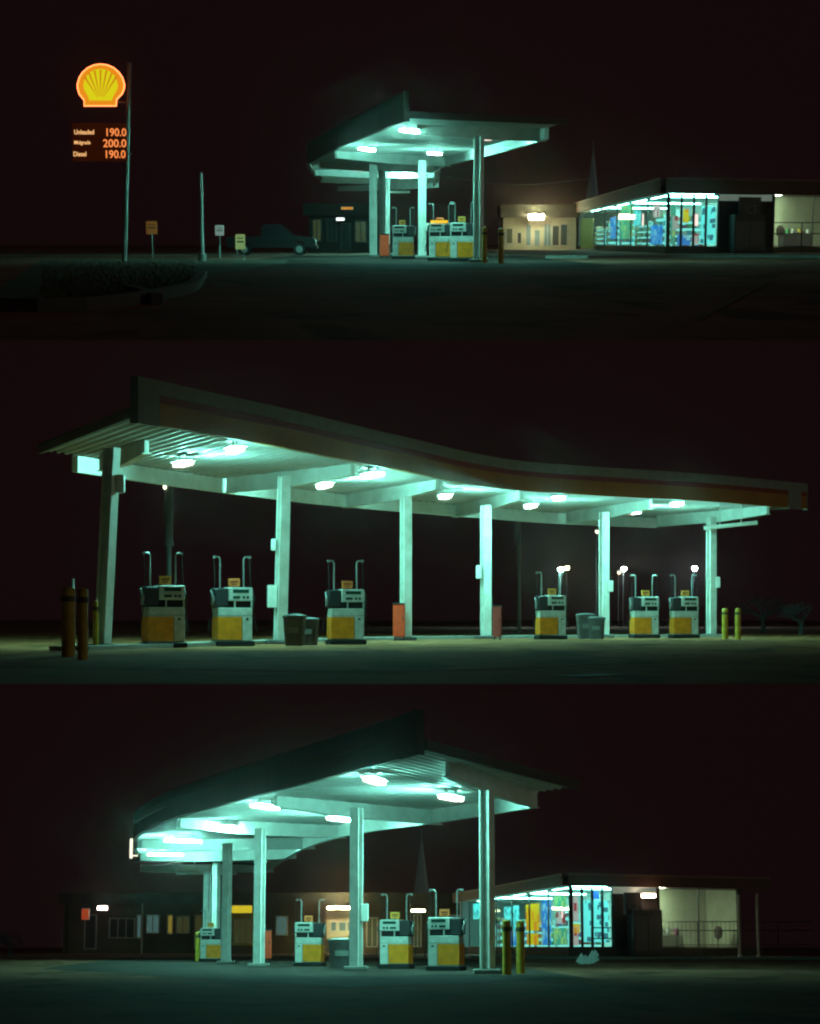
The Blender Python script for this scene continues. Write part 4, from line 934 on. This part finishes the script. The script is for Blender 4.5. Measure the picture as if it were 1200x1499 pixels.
# ------------------------------------------------------------------ parked vehicle, upper left
q = gx(1, 398, 118); v = thing(1, "parked_pickup", "dim pale pickup truck parked in the dark beyond the small signs, topmost view", "pickup truck", (q.x, q.y, 0))
prof = [(-2.5, .45), (-2.5, .95), (-2.42, 1.02), (-.55, 1.05), (-.5, 1.62), (-.3, 1.72), (.55, 1.72), (1.25, 1.12), (2.3, 1.0), (2.5, .85), (2.52, .45), (1.95, .42), (1.85, .7), (1.6, .82), (1.35, .7), (1.25, .42), (-1.15, .42), (-1.25, .7), (-1.5, .82), (-1.75, .7), (-1.85, .42)]
m = MB(); m.prism_y(prof[::-1], -.85, .85); b = link("body", m, CARP, v)
m = MB(); m.prism_y([(-.42, 1.1), (-.38, 1.58), (-.22, 1.66), (.5, 1.66), (1.05, 1.14)][::-1], -.862, -.851); link("side_window", m, CARG, b)
m = MB(); m.add([(.56, -.78, 1.71), (1.25, -.78, 1.13), (1.25, .78, 1.13), (.56, .78, 1.71)], [(0, 1, 2, 3)]); 
m.v = [(x + .012, y, z + .012) for x, y, z in m.v]; link("windscreen", m, CARG, b)
for xx in (-1.5, 1.6):
    for yy in (-.86, .66):
        m = MB(); n = 18; P = [(xx + .34 * math.cos(2 * math.pi * k / n), yy + dy, .34 + .34 * math.sin(2 * math.pi * k / n)) for dy in (0, .2) for k in range(n)]
        m.add(P, [tuple(range(n)), tuple(range(2 * n - 1, n - 1, -1))] + [((k + 1) % n, k, k + n, (k + 1) % n + n) for k in range(n)]); wh = link("wheel", m, BLK, v)
        m = MB(); P = [(xx + .19 * math.cos(2 * math.pi * k / n), yy + dy, .34 + .19 * math.sin(2 * math.pi * k / n)) for dy in (-.015, .215) for k in range(n)]
        m.add(P, [tuple(range(n)), tuple(range(2 * n - 1, n - 1, -1))] + [((k + 1) % n, k, k + n, (k + 1) % n + n) for k in range(n)]); link("rim", m, GALV, wh)
for yy in (-.7, .5):
    m = MB(); m.box(2.44, 2.53, yy, yy + .2, .72, .84); link("headlight", m, mat("lens", (.7, .7, .65), .1), v)
m = MB(); m.box(2.45, 2.6, -.85, .85, .4, .55); link("bumper", m, DARK, v)

# ------------------------------------------------------------------ kerbs, grass, markings (upper view)
gpoly = [xy(onz(1, x, y, 0)) for x, y in ((-40, 450), (120, 452), (205, 443), (262, 432), (290, 423), (300, 405), (420, 386), (420, 381), (60, 381))]
sheet("grass_verge_ground", 1, gpoly, .008, mat("verge_soil", (.06, .055, .03), .95, bump=.5, scale=8))
kp = [Vector(xy(onz(1, x, y, 0))) for x, y in ((-20, 456), (120, 456), (205, 446), (262, 434), (291, 424), (303, 406))]
kp = resample(kp, 40); m = MB(); m.strip(T(kp), T(offset(kp, .16)), 0, .13); k = link("kerb", m, mat("kerb_stone", (.10, .09, .08), .8, scale=5)); tag(k, 1, kind='structure')
kp = resample([Vector(xy(onz(1, x, y, 0))) for x, y in ((180, 430), (200, 436), (222, 446))], 14); m = MB(); m.strip(T(kp), T(offset(kp, .12)), .008, .12); k = link("kerb", m, MATS["kerb_stone"]); tag(k, 1, kind='structure')
mb = MB()
for i in range(5200):
    x = random.uniform(60, 285); y = random.uniform(383, 440)
    if y > 452 - max(0, (x - 120)) * .17: continue
    q = onz(1, x, y, 0); h = random.uniform(.02, .09); a = random.uniform(0, 6.28); wv = .012
    dx, dy = math.cos(a) * wv, math.sin(a) * wv
    mb.add([(q.x - dx, q.y - dy, .006), (q.x + dx, q.y + dy, .006), (q.x + random.uniform(-.05, .05), q.y + random.uniform(-.05, .05), h)], [(0, 1, 2)])
gr = link("grass", mb, mat("grass_blade", (.09, .10, .025), .8)); tag(gr, 1, "rough short grass on the verge inside the curved kerb, topmost view", "grass", kind="stuff")
PAINT = mat("worn_line_paint", (.14, .13, .12), .7, var=.4, scale=9)
def line(p, x0, y0, x1, y1, w_, name="road_marking"):
    a = onz(p, x0, y0, 0); b = onz(p, x1, y1, 0); m = MB(); d = (b - a).normalized(); n_ = Vector((-d.y, d.x, 0)) * w_ / 2
    m.add([(a - n_), (b - n_), (b + n_), (a + n_)], [(0, 1, 2, 3)]); m.v = [(x, y, .01) for x, y, z in m.v]; o = link(name, m, PAINT); tag(o, p, kind='structure')
line(1, 1018, 470, 1130, 411, .06)
line(2, 830, 991, 895, 988, .5)
kA = [Vector(xy(onz(1, x, y, 0))) for x, y in ((860, 378.5), (1000, 377), (1240, 378))]
m = MB(); kA = resample(kA, 20); m.strip(T(kA), T(offset(kA, 2.2)), 0, .13); k = link("shop_kerb", m, CONC); tag(k, 1, kind='structure')
kA = resample([Vector(xy(onz(3, x, y, 0))) for x, y in ((690, 1402), (850, 1404), (1000, 1404), (1200, 1405))], 20)
m = MB(); m.strip(T(kA), T(offset(kA, 2.0)), 0, .13); k = link("shop_kerb", m, CONC); tag(k, 3, kind='structure')
# pump island kerb, middle view (pale line at the back of the forecourt)
kA = resample([Vector(xy(onz(2, x, y, 0))) for x, y in ((130, 953), (300, 947), (430, 941.5), (600, 936.8), (760, 934.6), (900, 933.3), (1060, 932.8))], 40)
m = MB(); m.strip(T(kA), T(offset(kA, .9)), 0, .10); k = link("island_kerb", m, mat("island_concrete", (.34, .34, .31), .8, scale=3)); tag(k, 2, kind='structure')
# pale litter by the lower shop
q = onz(3, 856, 1412, 0); m = MB()
for i in range(7):
    a = random.uniform(-.35, .35); b_ = random.uniform(.02, .35)
    m.add([(a, 0, b_ * .2), (a + .25, .1, b_), (a + .12, .2, b_ + .2), (a - .1, .05, b_ * .6)], [(0, 1, 2), (0, 2, 3)])
o = link("crumpled_sheet", m, mat("litter_white", (.7, .8, .8), .6)); o.location = (q.x, q.y, 0.0); tag(o, 3, "crumpled pale plastic sheet on the ground before the glass shop, lowest view", "litter")

# ------------------------------------------------------------------ bare shrubs
def shrub(p, x, Y, ytop, label, spread=1.0, seed=1):
    rnd = random.Random(seed); g = gx(p, x, Y); H_ = at(p, x, ytop, Y).z; t = thing(p, "bare_tree", label, "tree", (g.x, g.y, 0), 0, "bare trees in the dark")
    m = MB(); tips = []
    m.tube([(0, 0, 0), (rnd.uniform(-.1, .1), 0, H_ * .3)], .12, 8, .09); link("trunk", m, BARK, t)
    m = MB()
    def br(a, d, L, r, dep):
        b = a + d * L; c = a.lerp(b, .5) + Vector((rnd.uniform(-.1, .1), rnd.uniform(-.1, .1), .08)) * L
        m.tube([a, c, b], r, 5, r * .55)
        if dep == 0: return
        for _ in range(3 if dep > 1 else 4):
            nd = (d + Vector((rnd.uniform(-1, 1) * spread, rnd.uniform(-1, 1), rnd.uniform(-.35, .55)))).normalized(); br(a.lerp(b, rnd.uniform(.5, 1)), nd, L * rnd.uniform(.55, .8), r * .55, dep - 1)
    for _ in range(5): br(Vector((0, 0, H_ * .28)), Vector((rnd.uniform(-1, 1) * spread, rnd.uniform(-.6, .6), rnd.uniform(.5, 1))).normalized(), H_ * .30, .06, 3)
    link("crown", m, mat("twig", (.06, .05, .052), .9), t)
shrub(2, 1118, 92, 852, "bare branched tree faintly seen right of the bollards, middle view", 1.3, 3)
shrub(2, 1172, 84, 870, "lower bare tree at the picture edge right of bollards, middle view", 1.6, 5)
shrub(3, 14, 120, 1352, "bare tree faintly seen at the far dark edge, lowest view", 1.6, 9)

# ------------------------------------------------------------------ haze volume added to give the lamps bloom
m = MB(); m.box(-470, 470, -6, 930, -190, 200)
hz = link("haze", m, MATS["stone"]); hz['kind'] = 'stuff'; hz['label'] = "thin added haze for lamp bloom over all three forecourts"
hm = bpy.data.materials.new("bloom_haze"); hm.use_nodes = True; nt = hm.node_tree; nt.nodes.clear()
o_ = nt.nodes.new('ShaderNodeOutputMaterial'); pv = nt.nodes.new('ShaderNodeVolumePrincipled'); pv.inputs['Color'].default_value = (1, .70, .68, 1)
pv.inputs['Density'].default_value = .00022; pv.inputs['Anisotropy'].default_value = .985; nt.links.new(pv.outputs[0], o_.inputs['Volume'])
hz.data.materials.clear(); hz.data.materials.append(hm)

# ------------------------------------------------------------------ place each terrace
def place():
    bpy.context.view_layer.update()
    for o in list(bpy.data.objects):
        if o.parent is None and o.name in PANEL:
            p = PANEL[o.name]
            M = Matrix.Translation((0, 0, EYE)) @ Matrix.Rotation(TH[p], 4, 'X') @ Matrix.Translation((0, 0, -EYE))
            o.matrix_world = M @ o.matrix_world
place()
